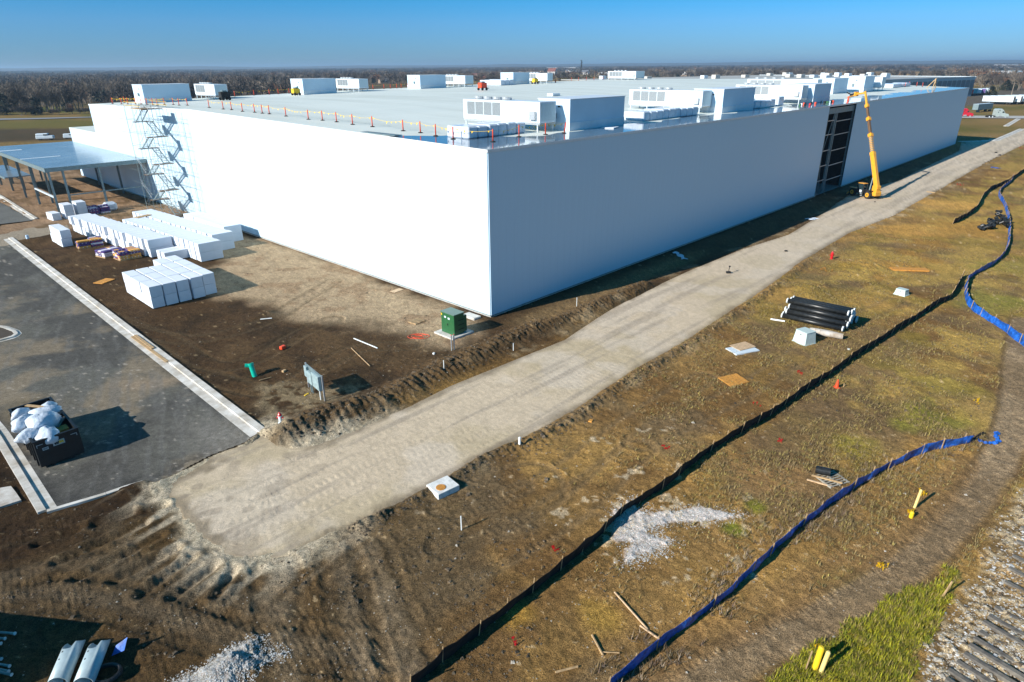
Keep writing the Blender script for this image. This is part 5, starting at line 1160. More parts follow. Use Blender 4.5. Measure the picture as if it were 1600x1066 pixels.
for k, (p, q) in enumerate((((-30, 990), (24, 994)), ((-30, 1001), (9, 1002)), ((-40, 1012), (3, 1010)), ((-30, 1035), (15, 1043)), ((-30, 1043), (14, 1052)), ((2, 1055), (20, 1059)), ((-20, 1025), (3, 1032)))):
    P_, Q_ = np.array(at(*p)), np.array(at(*q)); t = thing('steel_post', '%s steel post lying at the shaded bottom corner' % ORD[k], 'post', (P_[0], P_[1], P_[2] + .1 + .05 * (k % 3)), 0, 'steel posts lying in the shaded corner'); D_ = Q_ - P_
    part('tube', MB().mat(PST).tube((0, 0, 0), (D_[0], D_[1], 0), .055, n=8), t); part('end_cap', MB().mat(PVC).tube((D_[0], D_[1], 0), (D_[0] * 1.03, D_[1] * 1.03, 0), .075, n=8), t)
# unseen container, added off frame to cast the shade in the bottom corner
s0 = np.array(G(-60, 985)[:2]); dirS = np.array([math.cos(SUN_DIR), math.sin(SUN_DIR)]); hC = 2.6; Lsh = hC / math.tan(SUN_EL)
tip = np.array(G(166, 974)[:2]); cor_ = tip - dirS * Lsh
far_c = np.array(G(0, 957)[:2]) - dirS * Lsh; dd_ = far_c - cor_; dd_ /= np.hypot(*dd_); a_c = math.atan2(dd_[1], dd_[0])
t = thing('shade_caster', 'unseen grey steel container added to shade the bottom corner', 'container', (cor_[0], cor_[1], 0), a_c)
part('box', MB().mat(STEEL).box(0, 6.1, 0, 2.44, .1, hC), t)
part('corner_post', MB().mat(DARK).box(-.02, .1, -.02, .1, 0, hC + .01).box(6.0, 6.12, -.02, .1, 0, hC + .01).box(-.02, .1, 2.36, 2.46, 0, hC + .01).box(6.0, 6.12, 2.36, 2.46, 0, hC + .01), t)
mb = MB().mat(STEEL)
for k in range(28): mb.box(.15 + k * .21, .15 + k * .21 + .1, -.03, -.002, .2, hC - .1); mb.box(.15 + k * .21, .15 + k * .21 + .1, 2.442, 2.47, .2, hC - .1)
tag(part('corrugation', mb, t), kind='stuff')

# railway sleepers stacked at the bottom right
SLP = mat('sleeper_wood', (.19, .17, .14), .9, col2=(.09, .08, .07), scale=3, bump=.4)
rr = random.Random(6)
k = 0
d1 = np.array(G(1600, 1005)[:2]) - np.array(G(1535, 968)[:2]); sa = math.atan2(d1[1], d1[0])
for row_ in range(12):
    fx_ = 1552 - row_ * 8.5; fy_ = 952 + row_ * 12.5; x_, y_, z_ = at(fx_, fy_, -.08)
    o = link('railway_sleeper', MB().mat(SLP).box(0, 2.6, -.12, .12, 0, .2, ch=.015).mesh('railway_sleeper'), None, (x_ + rr.uniform(-.1, .1), y_ + rr.uniform(-.05, .05), z_), sa + rr.uniform(-.03, .03))
    tag(o, 'grey weathered railway sleeper, %s from the top of the ballast row' % ORD[row_], 'railway sleeper', 'railway sleepers lying on the ballast')
for row_ in range(5):
    x_, y_, z_ = at(1604 - row_ * 6, 830 + row_ * 22, .0); o = link('railway_sleeper', MB().mat(SLP).box(-.3, 2.3, -.12, .12, -.02, .1, ch=.015).mesh('railway_sleeper'), None, (x_, y_, z_), sa + rr.uniform(-.04, .04)); tag(o, 'half-buried railway sleeper, %s along the upper ballast edge' % ORD[row_], 'railway sleeper', 'half-buried sleepers')

# ============================================================ telescopic lift beside the open bay
w0, w1 = np.array(at(1370, 309)), np.array(at(1345, 304)); tx, ty = W(0, 0)[:2]
w0 = np.array(at(1368.5, 309.5)); 
tang = ROT_A + math.pi - .12            # the machine's nose points along the wall, back towards the bay
t = thing('telehandler', 'yellow telescopic handler with its long boom raised to the roof beside the open bay', 'telehandler', (w0[0], w0[1], 0), 0)
# machine frame: +x towards the cab end, +y away from the wall
fw = np.array(at(1343, 304)) - w0; fa = math.atan2(fw[1], fw[0]); t.rotation_euler = (0, 0, fa)
Rt = Matrix.Rotation(-fa, 4, 'Z')
wr = .72
def wheel(x, y):
    o = part('wheel', MB().mat(RUBBER).lathe([(wr - .12, -.26), (wr, -.2), (wr, .2), (wr - .12, .26)], 20), t, loc=(x, y, wr)); o.rotation_euler = (math.pi / 2, 0, 0)
    part('rim', MB().mat(CAT).lathe([(.40, -.275), (.42, -.1), (.42, .1), (.40, .275)], 14), o); part('hub', MB().mat(DARK).lathe([(.13, -.30), (.13, .30)], 10), o)
    mb = MB().mat(RUBBER)
    for k in range(18):
        a = 2 * math.pi * k / 18; mb.box(wr - .02, wr + .03, -.05, .05, -.22, .22, Matrix.Rotation(a, 4, 'Z'))
    tag(part('tread', mb, o), kind='stuff')
for x_ in (.0, 3.6):
    for y_ in (-.1, 2.1): wheel(x_, y_)
part('chassis', MB().mat(DARK).box(-.9, 4.5, .55, 1.55, .55, 1.15, ch=.06), t); part('counterweight', MB().mat(CAT).box(-1.35, -.2, .35, 1.85, .6, 1.45, ch=.12), t)
for x_ in (.0, 3.6): part('axle', MB().mat(DARK).tube((x_, .1, wr), (x_, 1.9, wr), .14, n=8), t); part('fender', MB().mat(CAT if x_ else DARK).box(x_ - .75, x_ + .75, 1.75, 2.4, 1.5, 1.56, ch=.02).box(x_ - .75, x_ + .75, -.35, .2, 1.5, 1.56, ch=.02), t)
cab = part('cab', MB().mat(DARK).box(1.2, 2.7, 1.25, 2.15, .75, 1.45, ch=.05), t)
part('cab_roof', MB().mat(CAT).box(1.25, 2.65, 1.2, 2.2, 2.52, 2.62, ch=.03), cab)
for x_, y_ in ((1.28, 1.28), (2.6, 1.28), (1.28, 2.1), (2.6, 2.1)): part('cab_pillar', MB().mat(DARK).bar((x_, y_, 1.45), (x_, y_, 2.52), .08), cab)
part('windscreen', MB().mat(GLASS).box(1.33, 2.55, 2.09, 2.11, 1.46, 2.5), cab); part('seat', MB().mat(RUBBER).box(1.6, 2.0, 1.5, 1.9, 1.3, 1.9, ch=.05), cab)
part('engine_cover', MB().mat(DARK).box(.9, 3.2, -.3, .5, .75, 1.35, ch=.08), t); part('tank', MB().mat(WHITE2).box(1.5, 2.0, 2.15, 2.3, .9, 1.4, ch=.04), t)
part('step', MB().mat(WHITE2).box(1.2, 1.7, 2.2, 2.35, .35, .4).box(1.2, 1.7, 2.2, 2.35, .65, .7), t)
for y_ in (.3, 1.8):
    part('stabiliser', MB().mat(CAT).bar((4.3, y_, 1.0), (4.9, y_ + (.4 if y_ > 1 else -.4), .15), .16), t); part('stabiliser_pad', MB().mat(DARK).box(4.7, 5.2, y_ - .3, y_ + .5, 0, .1), t)
part('mast_base', MB().mat(CAT).box(-1.2, -.1, .55, 1.65, 1.2, 2.5, ch=.1), t)
# boom: pivots at the rear, reaches up over the eave
piv = Vector((-.75, 1.1, 2.1))
def loc(p): return Rt @ (Vector(p) - Vector((w0[0], w0[1], 0)))
def ray_hit_plane(px, py, dist_plane):
    d = (px - 800) * CR - (py - 533) * CU + FPX * CF; pt = C0 + LB * dist_plane; k = ((pt - 0) @ LB) / (d[:2] @ LB); return Vector((d[0] * k, d[1] * k, CAM_H + d[2] * k))
tipW = ray_hit_plane(1352, 143, -1.2); tip_ = loc(tipW)
bd = (tip_ - piv); BL = bd.length; bd.normalize(); up_ = Vector((1, 0, 0))
def bp_(s): return piv + bd * s * BL
part('boom_section', MB().mat(CAT).bar(bp_(-.02), bp_(.34), .62, .78, up_), t)
for k, (s0_, s1_, w_, m_) in enumerate(((.34, .53, .44, STEEL), (.53, .70, .38, BRNM), (.70, .84, .32, BRNM), (.84, 1.0, .26, CAT))):
    part('boom_section', MB().mat(m_).bar(bp_(s0_), bp_(s1_), w_, w_ * 1.15, up_), t)
    part('boom_collar', MB().mat(CAT).bar(bp_(s0_ - .012), bp_(s0_ + .022), w_ + .28, w_ * 1.15 + .30, up_), t)
mb = MB().mat(CAT)
for k in range(9): mb.bar(bp_(.36 + k * .018) + Vector((0, .0, 0)), bp_(.368 + k * .018), .48, .53, up_)
tag(part('hose_carrier', mb, t), kind='stuff')
part('lift_cylinder', MB().mat(STEEL).tube(Vector((1.0, .9, 1.1)), bp_(.17), .11, n=8), t)
hx = loc(ray_hit_plane(1338, 147, 1.0)); part('boom_head', MB().mat(CAT).bar(bp_(.985), hx, .32, .36, (0, 0, 1)), t)
part('head_plate', MB().mat(CAT).box(-.2, .2, -.45, .45, -.4, .4, Matrix.Translation(hx), ch=.04), t)
hx2 = loc(ray_hit_plane(1330, 149, 2.6)); part('work_head', MB().mat(DARK).bar(hx, hx2, .55, .5).bar(hx2 + Vector((0, 0, .1)), hx2 + Vector((.9, .3, .5)), .2).bar(hx2, hx2 + Vector((.2, -.9, .3)), .18), t)
for k in range(2): d_ = Vector((0, 0, -.3)) + Vector((.25 * (k * 2 - 1), .25, 0)); part('fork', MB().mat(CAT).bar(hx + d_, hx2 + d_ + (hx2 - hx) * .4, .12), t)

# ============================================================ beyond the warehouse
FW = mat('far_roof_grey', (.40, .40, .38), .8, var=.06, scale=.05)
FWW = mat('far_wall_blue', (.10, .14, .17), .5); FWP = mat('far_wall_pale', (.34, .44, .50), .5)
b0_ = np.array(G(1517, 150.5)[:2]); dirW = np.array(G(1330, 166)[:2]) - b0_
# wall of the distant warehouse faces the camera, running off behind the near one
e0 = b0_; e1 = b0_ + (np.array(G(1340, 162)[:2]) - b0_); du = e1 - e0; Lw = float(np.hypot(*du)); du /= Lw
def height_at(base, py, px=None):
    dd = math.hypot(*base); best = None
    lo, hi = 0., 60.
    for _ in range(40):
        m = (lo + hi) / 2
        if proj(base[0], base[1], m)[1] > py: lo = m
        else: hi = m
    return (lo + hi) / 2
hF = height_at(e0, 121.5)
t = thing('distant_warehouse', 'long grey-roofed warehouse with dark panelled wall behind the white one', 'warehouse', (e0[0], e0[1], 0), math.atan2(du[1], du[0]))
side = -1 if (np.array([-du[1], du[0]]) @ e0) < 0 else 1
DW = 190; LL = Lw + 90
part('wall', MB().mat(FWP).box(0, LL, 0, side * 2.0, 0, hF) if side > 0 else MB().mat(FWP).box(0, LL, -2, 0, 0, hF), t)
bw_ = 7.0
for k in range(int(LL / bw_)): part('wall_panel', MB().mat(FWW).box(.6 + k * bw_, (k + 1) * bw_ - .5, -side * .15, -side * .02, 1.2, hF - 1.4), t)
# roof outline drawn as a big slab
part('roof', MB().mat(FW).box(-.5, LL, min(0, side * DW), max(0, side * DW), hF, hF + .6), t)
part('roof_edge_trim', MB().mat(WHITE2).box(-.8, LL, -.6, -.51, hF - .6, hF + .9).box(-.9, -.51, min(0, side * DW), max(0, side * DW), hF - .6, hF + .9), t)
rr = random.Random(12)
for k in range(20):
    x_, y_ = rr.uniform(10, LL - 20), side * rr.uniform(14, DW - 15); part('roof_unit', MB().mat(WHITE2 if k % 2 else CONC).box(x_, x_ + rr.uniform(4, 6), y_, y_ + 4, hF + .62, hF + rr.uniform(2.6, 3.8), ch=.1), t)

def trailer(p, ang_, L, label, m=WHITE2, h=4.0, w=2.6, group='white trailers parked in the far yard', s=1.0, rear=None):
    t = thing('semi_trailer', label, 'trailer', (p[0], p[1], 0), ang_, group); t.scale = (s, s, s)
    part('body', MB().mat(m).box(0, L, -w / 2, w / 2, 1.25, h, ch=.05), t); part('roof', MB().mat(WHITE2).box(.05, L - .05, -w / 2 + .05, w / 2 - .05, h, h + .04), t)
    part('rear_door', MB().mat(rear or GLASS).box(-.04, -.003, -w / 2 + .1, w / 2 - .1, 1.3, h - .1), t); part('side_skirt', MB().mat(STEEL).box(4.5, L - 5, -w / 2 + .05, -w / 2 + .1, .6, 1.24), t)
    for x_ in (1.2, 2.5):
        for y_ in (-1.0, 1.0): part('wheel', MB().mat(RUBBER).tube((x_, y_ - .25, .5), (x_, y_ + .25, .5), .5, n=12), t)
    part('landing_leg', MB().mat(STEEL).box(L - 3.6, L - 3.4, -.8, .8, 0, 1.24), t); return t
pA, pB = np.array(G(1583, 164)[:2]), np.array(G(1534, 162.2)[:2]); d = pB - pA; L_ = float(np.hypot(*d)); a_t = math.atan2(d[1], d[0]); s_ = 1.16
stp = (np.array(G(1600, 160)[:2]) - np.array(G(1583, 164)[:2]))
nrm = np.array([-math.sin(a_t), math.cos(a_t)]); 
if nrm @ pA < 0: nrm = -nrm
sh = np.array([math.cos(a_t), math.sin(a_t)])
for k in range(11):
    p = pA + nrm * 3.9 * s_ * k * 1.25 - sh * (1.6 * k); trailer(p, a_t, L_ / s_ * .98, 'white trailer, %s from the site, in the row in the far yard' % ORD[k], s=s_)
pC, pD = np.array(G(1522, 176)[:2]), np.array(G(1545, 174)[:2]); d = pC - pD; trailer(pD, math.atan2(d[1], d[0]), float(np.hypot(*d)), 'grey trailer with a dark rear parked behind the red truck', STEEL, group=None)
for k in range(5):
    p = G(1516 + k * 6.2, 149.8 - .35 * k); cm_ = (ORANGE, mat('teal_door', (.1, .5, .55), .5), WHITE2, mat('violet_door', (.12, .06, .25), .5), WHITE2)[k]
    a_v = math.atan2(p[1], p[0]) ; trailer((p[0], p[1]), a_v, 13, ('orange', 'teal', 'white', 'violet', 'pale')[k] + '-ended trailer backed up beyond the warehouse corner', WHITE2, group='trailers backed up by the distant warehouse', s=1.15, rear=cm_)
def tractor(px, py, m, label, s):
    x, y, _ = G(px, py); t = thing('semi_truck', label, 'truck', (x, y, 0), math.atan2(*(G(px + 20, py)[:2] - G(px, py)[:2])[::-1])); t.scale = (s, s, s)
    prof = [(.0, 1.0), (.0, 3.4), (.4, 3.85), (2.2, 3.9), (3.0, 3.3), (3.5, 2.7), (4.0, 1.95), (5.4, 1.7), (5.75, 1.2), (5.75, .5), (.6, .5)]
    mb = MB().mat(m); n = len(prof); vs = [(2.3 + x_, -1.2, z_) for x_, z_ in prof] + [(2.3 + x_, 1.2, z_) for x_, z_ in prof]; mb.add(vs, [tuple(range(n)), tuple(range(2 * n - 1, n - 1, -1))] + [(i, i + n, (i + 1) % n + n, (i + 1) % n) for i in range(n)]); part('cab', mb, t)
    part('chassis', MB().mat(DARK).box(-.8, 7.6, -.45, .45, .6, .95), t); part('fifth_wheel', MB().mat(DARK).box(.2, 1.3, -.5, .5, .96, 1.2), t)
    for s2 in (-1, 1):
        part('side_window', MB().mat(GLASS).add([(5.0, 1.21 * s2, 2.1), (5.9, 1.21 * s2, 2.1), (5.7, 1.21 * s2, 2.75), (5.0, 1.21 * s2, 2.8)], [(0, 1, 2, 3)]), t)
        part('sleeper_window', MB().mat(GLASS).box(3.1, 3.5, 1.205 * s2 - .005, 1.205 * s2 + .005, 2.2, 2.6).box(3.5, 4.0, 1.205 * s2 - .005, 1.205 * s2 + .005, 3.0, 3.3), t)
        part('fuel_tank', MB().mat(GALV).tube((3.6, 1.05 * s2, .75), (5.0, 1.05 * s2, .75), .32, n=10), t)
        for x_ in (0, 1.35, 6.7): w_ = part('wheel', MB().mat(RUBBER).tube((x_, .78 * s2, .52), (x_, 1.18 * s2, .52), .52, n=14), t); part('rim', MB().mat(WHITE2).tube((x_, 1.185 * s2, .52), (x_, 1.2 * s2, .52), .28, n=10), w_)
    part('windscreen', MB().mat(GLASS).add([(5.82, -1.0, 2.72), (5.82, 1.0, 2.72), (6.3, 1.0, 2.0), (6.3, -1.0, 2.0)], [(0, 1, 2, 3)]), t); part('bumper', MB().mat(GALV).box(8.06, 8.2, -1.15, 1.15, .35, .8), t)
    return t
tractor(1543, 184.2, mat('truck_silver', (.45, .52, .50), .35, .2, coat=.3), 'silver truck tractor without trailer on the road beyond the brown pad', 1.02)
tractor(1490, 182.8, mat('truck_red', (.55, .01, .03), .3, coat=.5), 'red truck tractor partly hidden by the far warehouse corner', .98)
for k, (px, py, s2) in enumerate(((72, 219, 1.0), (111, 217, .8))):
    x, y, _ = G(px, py); t = thing('parked_van', ('white van parked on dark soil past the canopy', 'white van half hidden by the annex corner')[k], 'van', (x, y, 0), .3); t.scale = (s2 * 1.05,) * 3
    part('body', MB().mat(WHITE2).box(-2.6, 2.6, -1, 1, .45, 1.5, ch=.15), t); part('cab', MB().mat(WHITE2).box(-2.5, 1.2, -.92, .92, 1.5, 2.2, ch=.2), t); part('side_window', MB().mat(GLASS).box(-.2, 1.0, -.95, -.921, 1.55, 2.0).box(1.2, 1.24, -.8, .8, 1.5, 2.0), t)
    for x_ in (-1.6, 1.6):
        for y_ in (-.95, .75): part('wheel', MB().mat(RUBBER).tube((x_, y_, .36), (x_, y_ + .2, .36), .36, n=10), t)

def house(px, py, wd, dp, hh, rf, wm, rm, label, ang_=.2, cat='house', chim=True):
    x, y, _ = G(px, py); t = thing('farm_house' if cat == 'house' else cat.replace(' ', '_'), label, cat, (x, y, 0), ang_)
    mb = MB().mat(wm); mb.box(-wd / 2, wd / 2, -dp / 2, dp / 2, -1, hh); mb.add([(-wd / 2, -dp / 2, hh), (-wd / 2, dp / 2, hh), (-wd / 2, 0, hh + rf * .96), (wd / 2, -dp / 2, hh), (wd / 2, dp / 2, hh), (wd / 2, 0, hh + rf * .96)], [(0, 1, 2), (3, 5, 4)]); part('wall', mb, t)
    o_ = .5; k_ = rf * (1 + 2 * o_ / dp)
    part('roof', MB().mat(rm).add([(-wd / 2 - o_, -dp / 2 - o_, hh - k_ + rf), (wd / 2 + o_, -dp / 2 - o_, hh - k_ + rf), (wd / 2 + o_, 0, hh + rf), (-wd / 2 - o_, 0, hh + rf), (-wd / 2 - o_, dp / 2 + o_, hh - k_ + rf), (wd / 2 + o_, dp / 2 + o_, hh - k_ + rf)], [(0, 1, 2, 3), (3, 2, 5, 4)]), t)
    for k in range(int(wd / 4)): part('window', MB().mat(GLASS).box(-wd / 2 + 1 + k * 4, -wd / 2 + 2.6 + k * 4, -dp / 2 - .05, -dp / 2 - .01, hh * .4, hh * .75), t)
    return t
HW = mat('house_white', (.72, .70, .68), .7); HB = mat('house_tan', (.45, .33, .24), .8); RR_ = mat('roof_rust', (.22, .08, .06), .8); RG = mat('roof_grey', (.16, .17, .19), .8)
for args in ((863, 117.5, 22, 16, 9, 8, HW, RR_, 'tall white barn with a rust roof behind the roof units', -.5, 'barn'), (740, 126, 44, 14, 4, 3.5, HW, RR_, 'long low white farm building between dark trees', .15, 'farm building'),
             (755, 120.5, 60, 16, 4, 4, HB, RR_, 'long rust-roofed shed beyond the dark trees', .1, 'shed'), (830, 116.6, 70, 16, 5, 4, HB, HB, 'long tan shed near the white barn', .1, 'shed'),
             (914, 116.5, 20, 12, 6, 5, HW, RG, 'white gabled farmhouse beside the tall mast', -.4, 'house'), (894, 114.6, 26, 12, 5, 4, HB, HW, 'white-roofed farmhouse in the clearing', .2, 'house'), (889, 113.2, 24, 10, 5, 4, HB, RG, 'dark-roofed farmhouse behind the clearing', .1, 'house'),
             (942, 118.8, 20, 12, 4, 4, HW, HW, 'pale low farmhouse before the woodland', .3, 'house'), (1078, 119, 16, 10, 5, 5, HW, HW, 'white gabled house in the trees beyond the roof', .6, 'house'), (1068, 119.2, 14, 8, 4, 4, HB, HW, 'small pale house beside the white gabled one', -.4, 'house'),
             (600, 130.5, 15, 10, 4, 4, HB, RG, 'tan farmhouse beyond the second distant condenser', .5, 'house'), (363, 129, 12, 9, 5, 6, HB, mat('roof_orange', (.50, .17, .07), .8), 'house with an orange roof in the wood past the scaffold', .9, 'house'), (376, 127, 11, 8, 4, 4, HB, HB, 'small orange gabled outbuilding in the wood', .3, 'outbuilding'),
             (1561, 116.8, 45, 12, 4, 3, HW, HW, 'long white barn beyond the tan field', .1, 'barn'), (1576, 116.2, 50, 12, 4, 3, HB, FWP, 'pale blue barn beyond the tan field', .1, 'barn'), (488, 119.5, 16, 8, 3, 2, HW, HW, 'small white shed in the woodland', .1, 'shed')):
    house(*args)
for k, (px, py, L_) in enumerate(((878, 108.4, 200), (892, 108.5, 90), (1588, 105.9, 160))):
    x, y, _ = G(px, py); t = thing('distant_hall', ('longer white hall on the horizon behind the barn', 'shorter white hall on the horizon behind the farmhouse', 'white hall on the wooded horizon')[k], 'hall', (x, y, 0), .05); part('wall', MB().mat(HW).box(-L_ / 2, L_ / 2, -30, 30, 0, 12), t); part('roof', MB().mat(WHITE2).box(-L_ / 2 - 1, L_ / 2 + 1, -31, 31, 12, 13), t)
x, y, _ = G(908, 117.5); t = thing('lattice_mast', 'tall dark mast tree standing above the farmhouse', 'mast', (x, y, 0)); hm = height_at((x, y), 94)
part('column', MB().mat(BARKD).tube((0, 0, 0), (0, 0, hm), 1.4, .5, n=6), t); mb = MB().mat(EVER); rr = random.Random(3)
for k in range(260):
    z_ = rr.uniform(4, hm); a = rr.uniform(0, 6.28); r_1 = rr.uniform(.3, 1) * (5.5 if z_ < 18 else 3.2) * (.5 + .5 * math.sin(z_ * .6) ** 2); p = Vector((r_1 * math.cos(a), r_1 * math.sin(a), z_)); q = Vector((rr.uniform(-1, 1), rr.uniform(-1, 1), rr.uniform(-1, 1))) * 1.6; s2 = Vector((rr.uniform(-1, 1), rr.uniform(-1, 1), rr.uniform(-1, 1))) * 1.6
    mb.add([p, p + q, p + s2], [(0, 1, 2)])
tag(part('foliage', mb, t), kind='stuff')
for k, px in enumerate((936.5, 1388, 1471, 1597 - 20)):
    x, y, _ = G(px, (120, 121, 121, 160)[k]); t = thing('utility_pole', 'pale utility pole ' + ('beside the low farmhouse', 'above the small roof condenser', 'behind the distant warehouse roof', 'beside the trailer yard')[k], 'utility pole', (x, y, 0)); part('pole', MB().mat(BARKP).tube((0, 0, 0), (0, 0, 12), .35, .25, n=6), t); part('crossarm', MB().mat(BARKP).box(-1.4, 1.4, -.12, .12, 10.8, 11.1), t)

# ============================================================ woodland
def tree_arrays(seed, h, spread, ntw, kind='bare', tw=.10, tl=1.6):
    r = np.random.RandomState(seed); V_, F_, I_ = [], [], []
    def tri(p, q, w_, m_):
        d = q - p; n_ = np.cross(d, r.normal(size=3)); n_ /= np.linalg.norm(n_) + 1e-9; o = len(V_); V_.extend([p - n_ * w_, p + n_ * w_, q]); F_.append((o, o + 1, o + 2)); I_.append(m_)
    def limb(p, q, w0_, w1_):
        d = q - p; a = np.cross(d, (0, 0, 1.)) + 1e-3; a /= np.linalg.norm(a); b = np.cross(d, a); b /= np.linalg.norm(b); o = len(V_)
        for c, ww in ((p, w0_), (q, w1_)):
            for k in range(3): u = 2.094 * k; V_.append(c + ww * (math.cos(u) * a + math.sin(u) * b))
        for k in range(3): F_.append((o + k, o + (k + 1) % 3, o + 3 + (k + 1) % 3)); F_.append((o + k, o + 3 + (k + 1) % 3, o + 3 + k)); I_.extend([0, 0])
    if kind == 'bare':
        nst = r.randint(1, 4); ends = []
        for s_ in range(nst):
            base = np.array([r.normal() * .3 * (nst > 1), r.normal() * .3 * (nst > 1), 0]); top = np.array([r.normal() * spread * .35, r.normal() * spread * .35, h * r.uniform(.5, .7)]); limb(base, top, .022 * h, .012 * h)
            for k in range(9):
                t_ = r.uniform(.35, 1); p = base + (top - base) * t_; a = r.uniform(0, 6.28); L = h * r.uniform(.22, .42); q = p + np.array([math.cos(a) * L * .62 * spread / (h * .4), math.sin(a) * L * .62 * spread / (h * .4), L * r.uniform(.5, 1.)]); limb(p, q, .008 * h, .003 * h); ends.append((p, q))
        for k in range(ntw):
            p, q = ends[r.randint(len(ends))]; t_ = r.uniform(.2, 1.05); s = p + (q - p) * t_; d = (q - p) / np.linalg.norm(q - p) * .6 + r.normal(size=3) * .55 + np.array([0, 0, .35]); d *= tl * r.uniform(.6, 1.5) / np.linalg.norm(d); tri(s, s + d, tw, 1)
            e_ = s + d * .6; d2 = d * .6 + r.normal(size=3) * .5; tri(e_, e_ + d2, tw * .7, 1)
    else:
        limb(np.zeros(3), np.array([0, 0, h * .9]), .02 * h, .004 * h)
        for k in range(ntw):
            z_ = h * (1 - r.uniform(0, 1) ** .7 * .93); rad = spread * (1 - z_ / h) ** .6 * r.uniform(.5, 1.05); a = r.uniform(0, 6.28); p = np.array([rad * math.cos(a), rad * math.sin(a), z_]); q = r.normal(size=3) * tl * .6; s = r.normal(size=3) * tl * .6; o = len(V_); V_.extend([p, p + q, p + s]); F_.append((o, o + 1, o + 2)); I_.append(1)
    return np.array(V_), np.array(F_), np.array(I_)
kinds = []
for k in range(4): kinds.append(('bare', (BARK, BARKD), tree_arrays(20 + k, 14, 5.5, 380, tw=.11)))
for k in range(4): kinds.append(('pale', (BARKP, BARKP), tree_arrays(40 + k, 15, 6, 380, tw=.085)))
for k in range(2): kinds.append(('rust', (BARK, BARKR), tree_arrays(60 + k, 11, 4.5, 360, tw=.12)))
for k in range(3): kinds.append(('evergreen', (BARK, EVER), tree_arrays(80 + k, 10, 3.2, 420, 'ever', tl=1.0)))
for k in range(2): kinds.append(('scrub', (BARK, BARKD), tree_arrays(95 + k, 5, 4.0, 320, tw=.10, tl=1.1)))
def tree_parts(kd):
    V_, F_, I_ = kd[2]; out = []
    for m_, nm in ((0, 'trunk'), (1, 'crown')):
        F2 = F_[I_ == m_]; u = np.unique(F2); mp = np.zeros(len(V_), int); mp[u] = np.arange(len(u)); out.append((nm, np_mesh(nm, V_[u], mp[F2], [kd[1][m_]])))
    return out
TP = [tree_parts(k) for k in kinds]
BYK = {n: [i for i, k in enumerate(kinds) if k[0] == n] for n in ('bare', 'pale', 'rust', 'evergreen', 'scrub')}
rt = random.Random(77); n_t = 0
def plant(px, py, kd, s, label, group, jx=0., jy=0.):
    i = rt.choice(BYK[kd]); x, y, _ = G(px + jx, py + jy); t = thing('bare_tree' if kd in ('bare', 'pale', 'rust') else ('evergreen_tree' if kd == 'evergreen' else 'bare_shrub'), label, 'tree' if kd != 'scrub' else 'shrub', (x, y, 0), rt.uniform(0, 6.28), group); t.scale = (s * rt.uniform(.85, 1.2), s * rt.uniform(.85, 1.2), s)
    for nm, me in TP[i]:
        c = link(nm, me, t); 
        if nm == 'crown': c['kind'] = 'stuff'
    return t
LBL = {'bare': 'dark bare tree in the wood edge', 'pale': 'pale bare tree in the wood edge', 'rust': 'rust-brown leafless tree in the wood edge', 'evergreen': 'dark evergreen in the wood edge', 'scrub': 'bare shrub before the wood edge'}
def grove(x0, x1, ybase, n, wts, s0, s1, where, dy=3.):
    for k in range(n):
        kd = rt.choices(list(wts), list(wts.values()))[0]; _cnt[(kd, where)] = _cnt.get((kd, where), -1) + 1; px = x0 + (x1 - x0) * (k + rt.random()) / n; plant(px, ybase(px) + rt.uniform(-dy, dy * .3), kd, rt.uniform(s0, s1), LBL[kd].replace(' in the wood edge', ', %s from the left, in the wood edge' % ORD[_cnt[(kd, where)]]).replace(' before the wood edge', ', %s from the left,' % ORD[_cnt[(kd, where)]]) + ' ' + where, kd + ' plants ' + where)
W1 = {'bare': 4, 'pale': 3, 'evergreen': .6, 'scrub': 1}
_cnt = {}
grove(-90, 140, lambda x: 176 - max(0, x - 60) * .05, 46, {'bare': 2, 'pale': 5, 'evergreen': .6}, .95, 1.3, 'past the canopy', 4)
grove(-90, 60, lambda x: 181, 22, {'scrub': 5, 'evergreen': .5, 'rust': .6}, .8, 1.3, 'in front, past the canopy', 1.5)
grove(60, 150, lambda x: 180 - (x - 60) * .02, 12, {'scrub': 4, 'rust': 1}, .5, .8, 'by the green meadow', 1.0)
grove(140, 460, lambda x: 160 - (x - 140) * .055, 40, W1, .9, 1.25, 'behind the distant roof edge', 3)
grove(460, 860, lambda x: 134 - (x - 460) * .02, 42, {'bare': 4, 'pale': 2, 'rust': .7, 'evergreen': 1.2}, .9, 1.2, 'between roof and farms', 3)
grove(1050, 1500, lambda x: 124.5, 46, {'bare': 4, 'pale': 2.5, 'scrub': 1}, .9, 1.25, 'behind the distant warehouse', 1.5)
grove(1500, 1700, lambda x: 141, 24, {'bare': 3, 'pale': 3, 'rust': .5}, .8, 1.1, 'beyond the trailer yard', 2)
for px, py, s_, lb in ((1507, 145, .8, 'dark round evergreen behind the distant yard trailers'), (1547, 152, .75, 'broad dark evergreen at the edge of the yard'), (1571, 141.5, .9, 'largest round evergreen in the field beyond the yard'), (1583, 141, .7, 'smaller evergreen beside the round one beyond the yard'),
                       (880, 127, 1.3, 'large dark evergreen before the barn'), (898, 126, 1.1, 'dark evergreen beside the large one before the barn'), (768, 129, 1.3, 'large dark evergreen before the low farm building'), (752, 130, 1.1, 'dark evergreen left of the low farm building'), (950, 124, .8, 'evergreen before the pale low farmhouse')):
    t = plant(px, py, 'evergreen', s_, lb, None); t.scale = (s_ * 1.9, s_ * 1.9, s_)
plant(930, 122, 'rust', 1.2, 'rust-leaved tree beside the low farmhouse', None); plant(1600, 146, 'rust', 1.0, 'rust-leaved tree at the edge of the trailer yard', None)

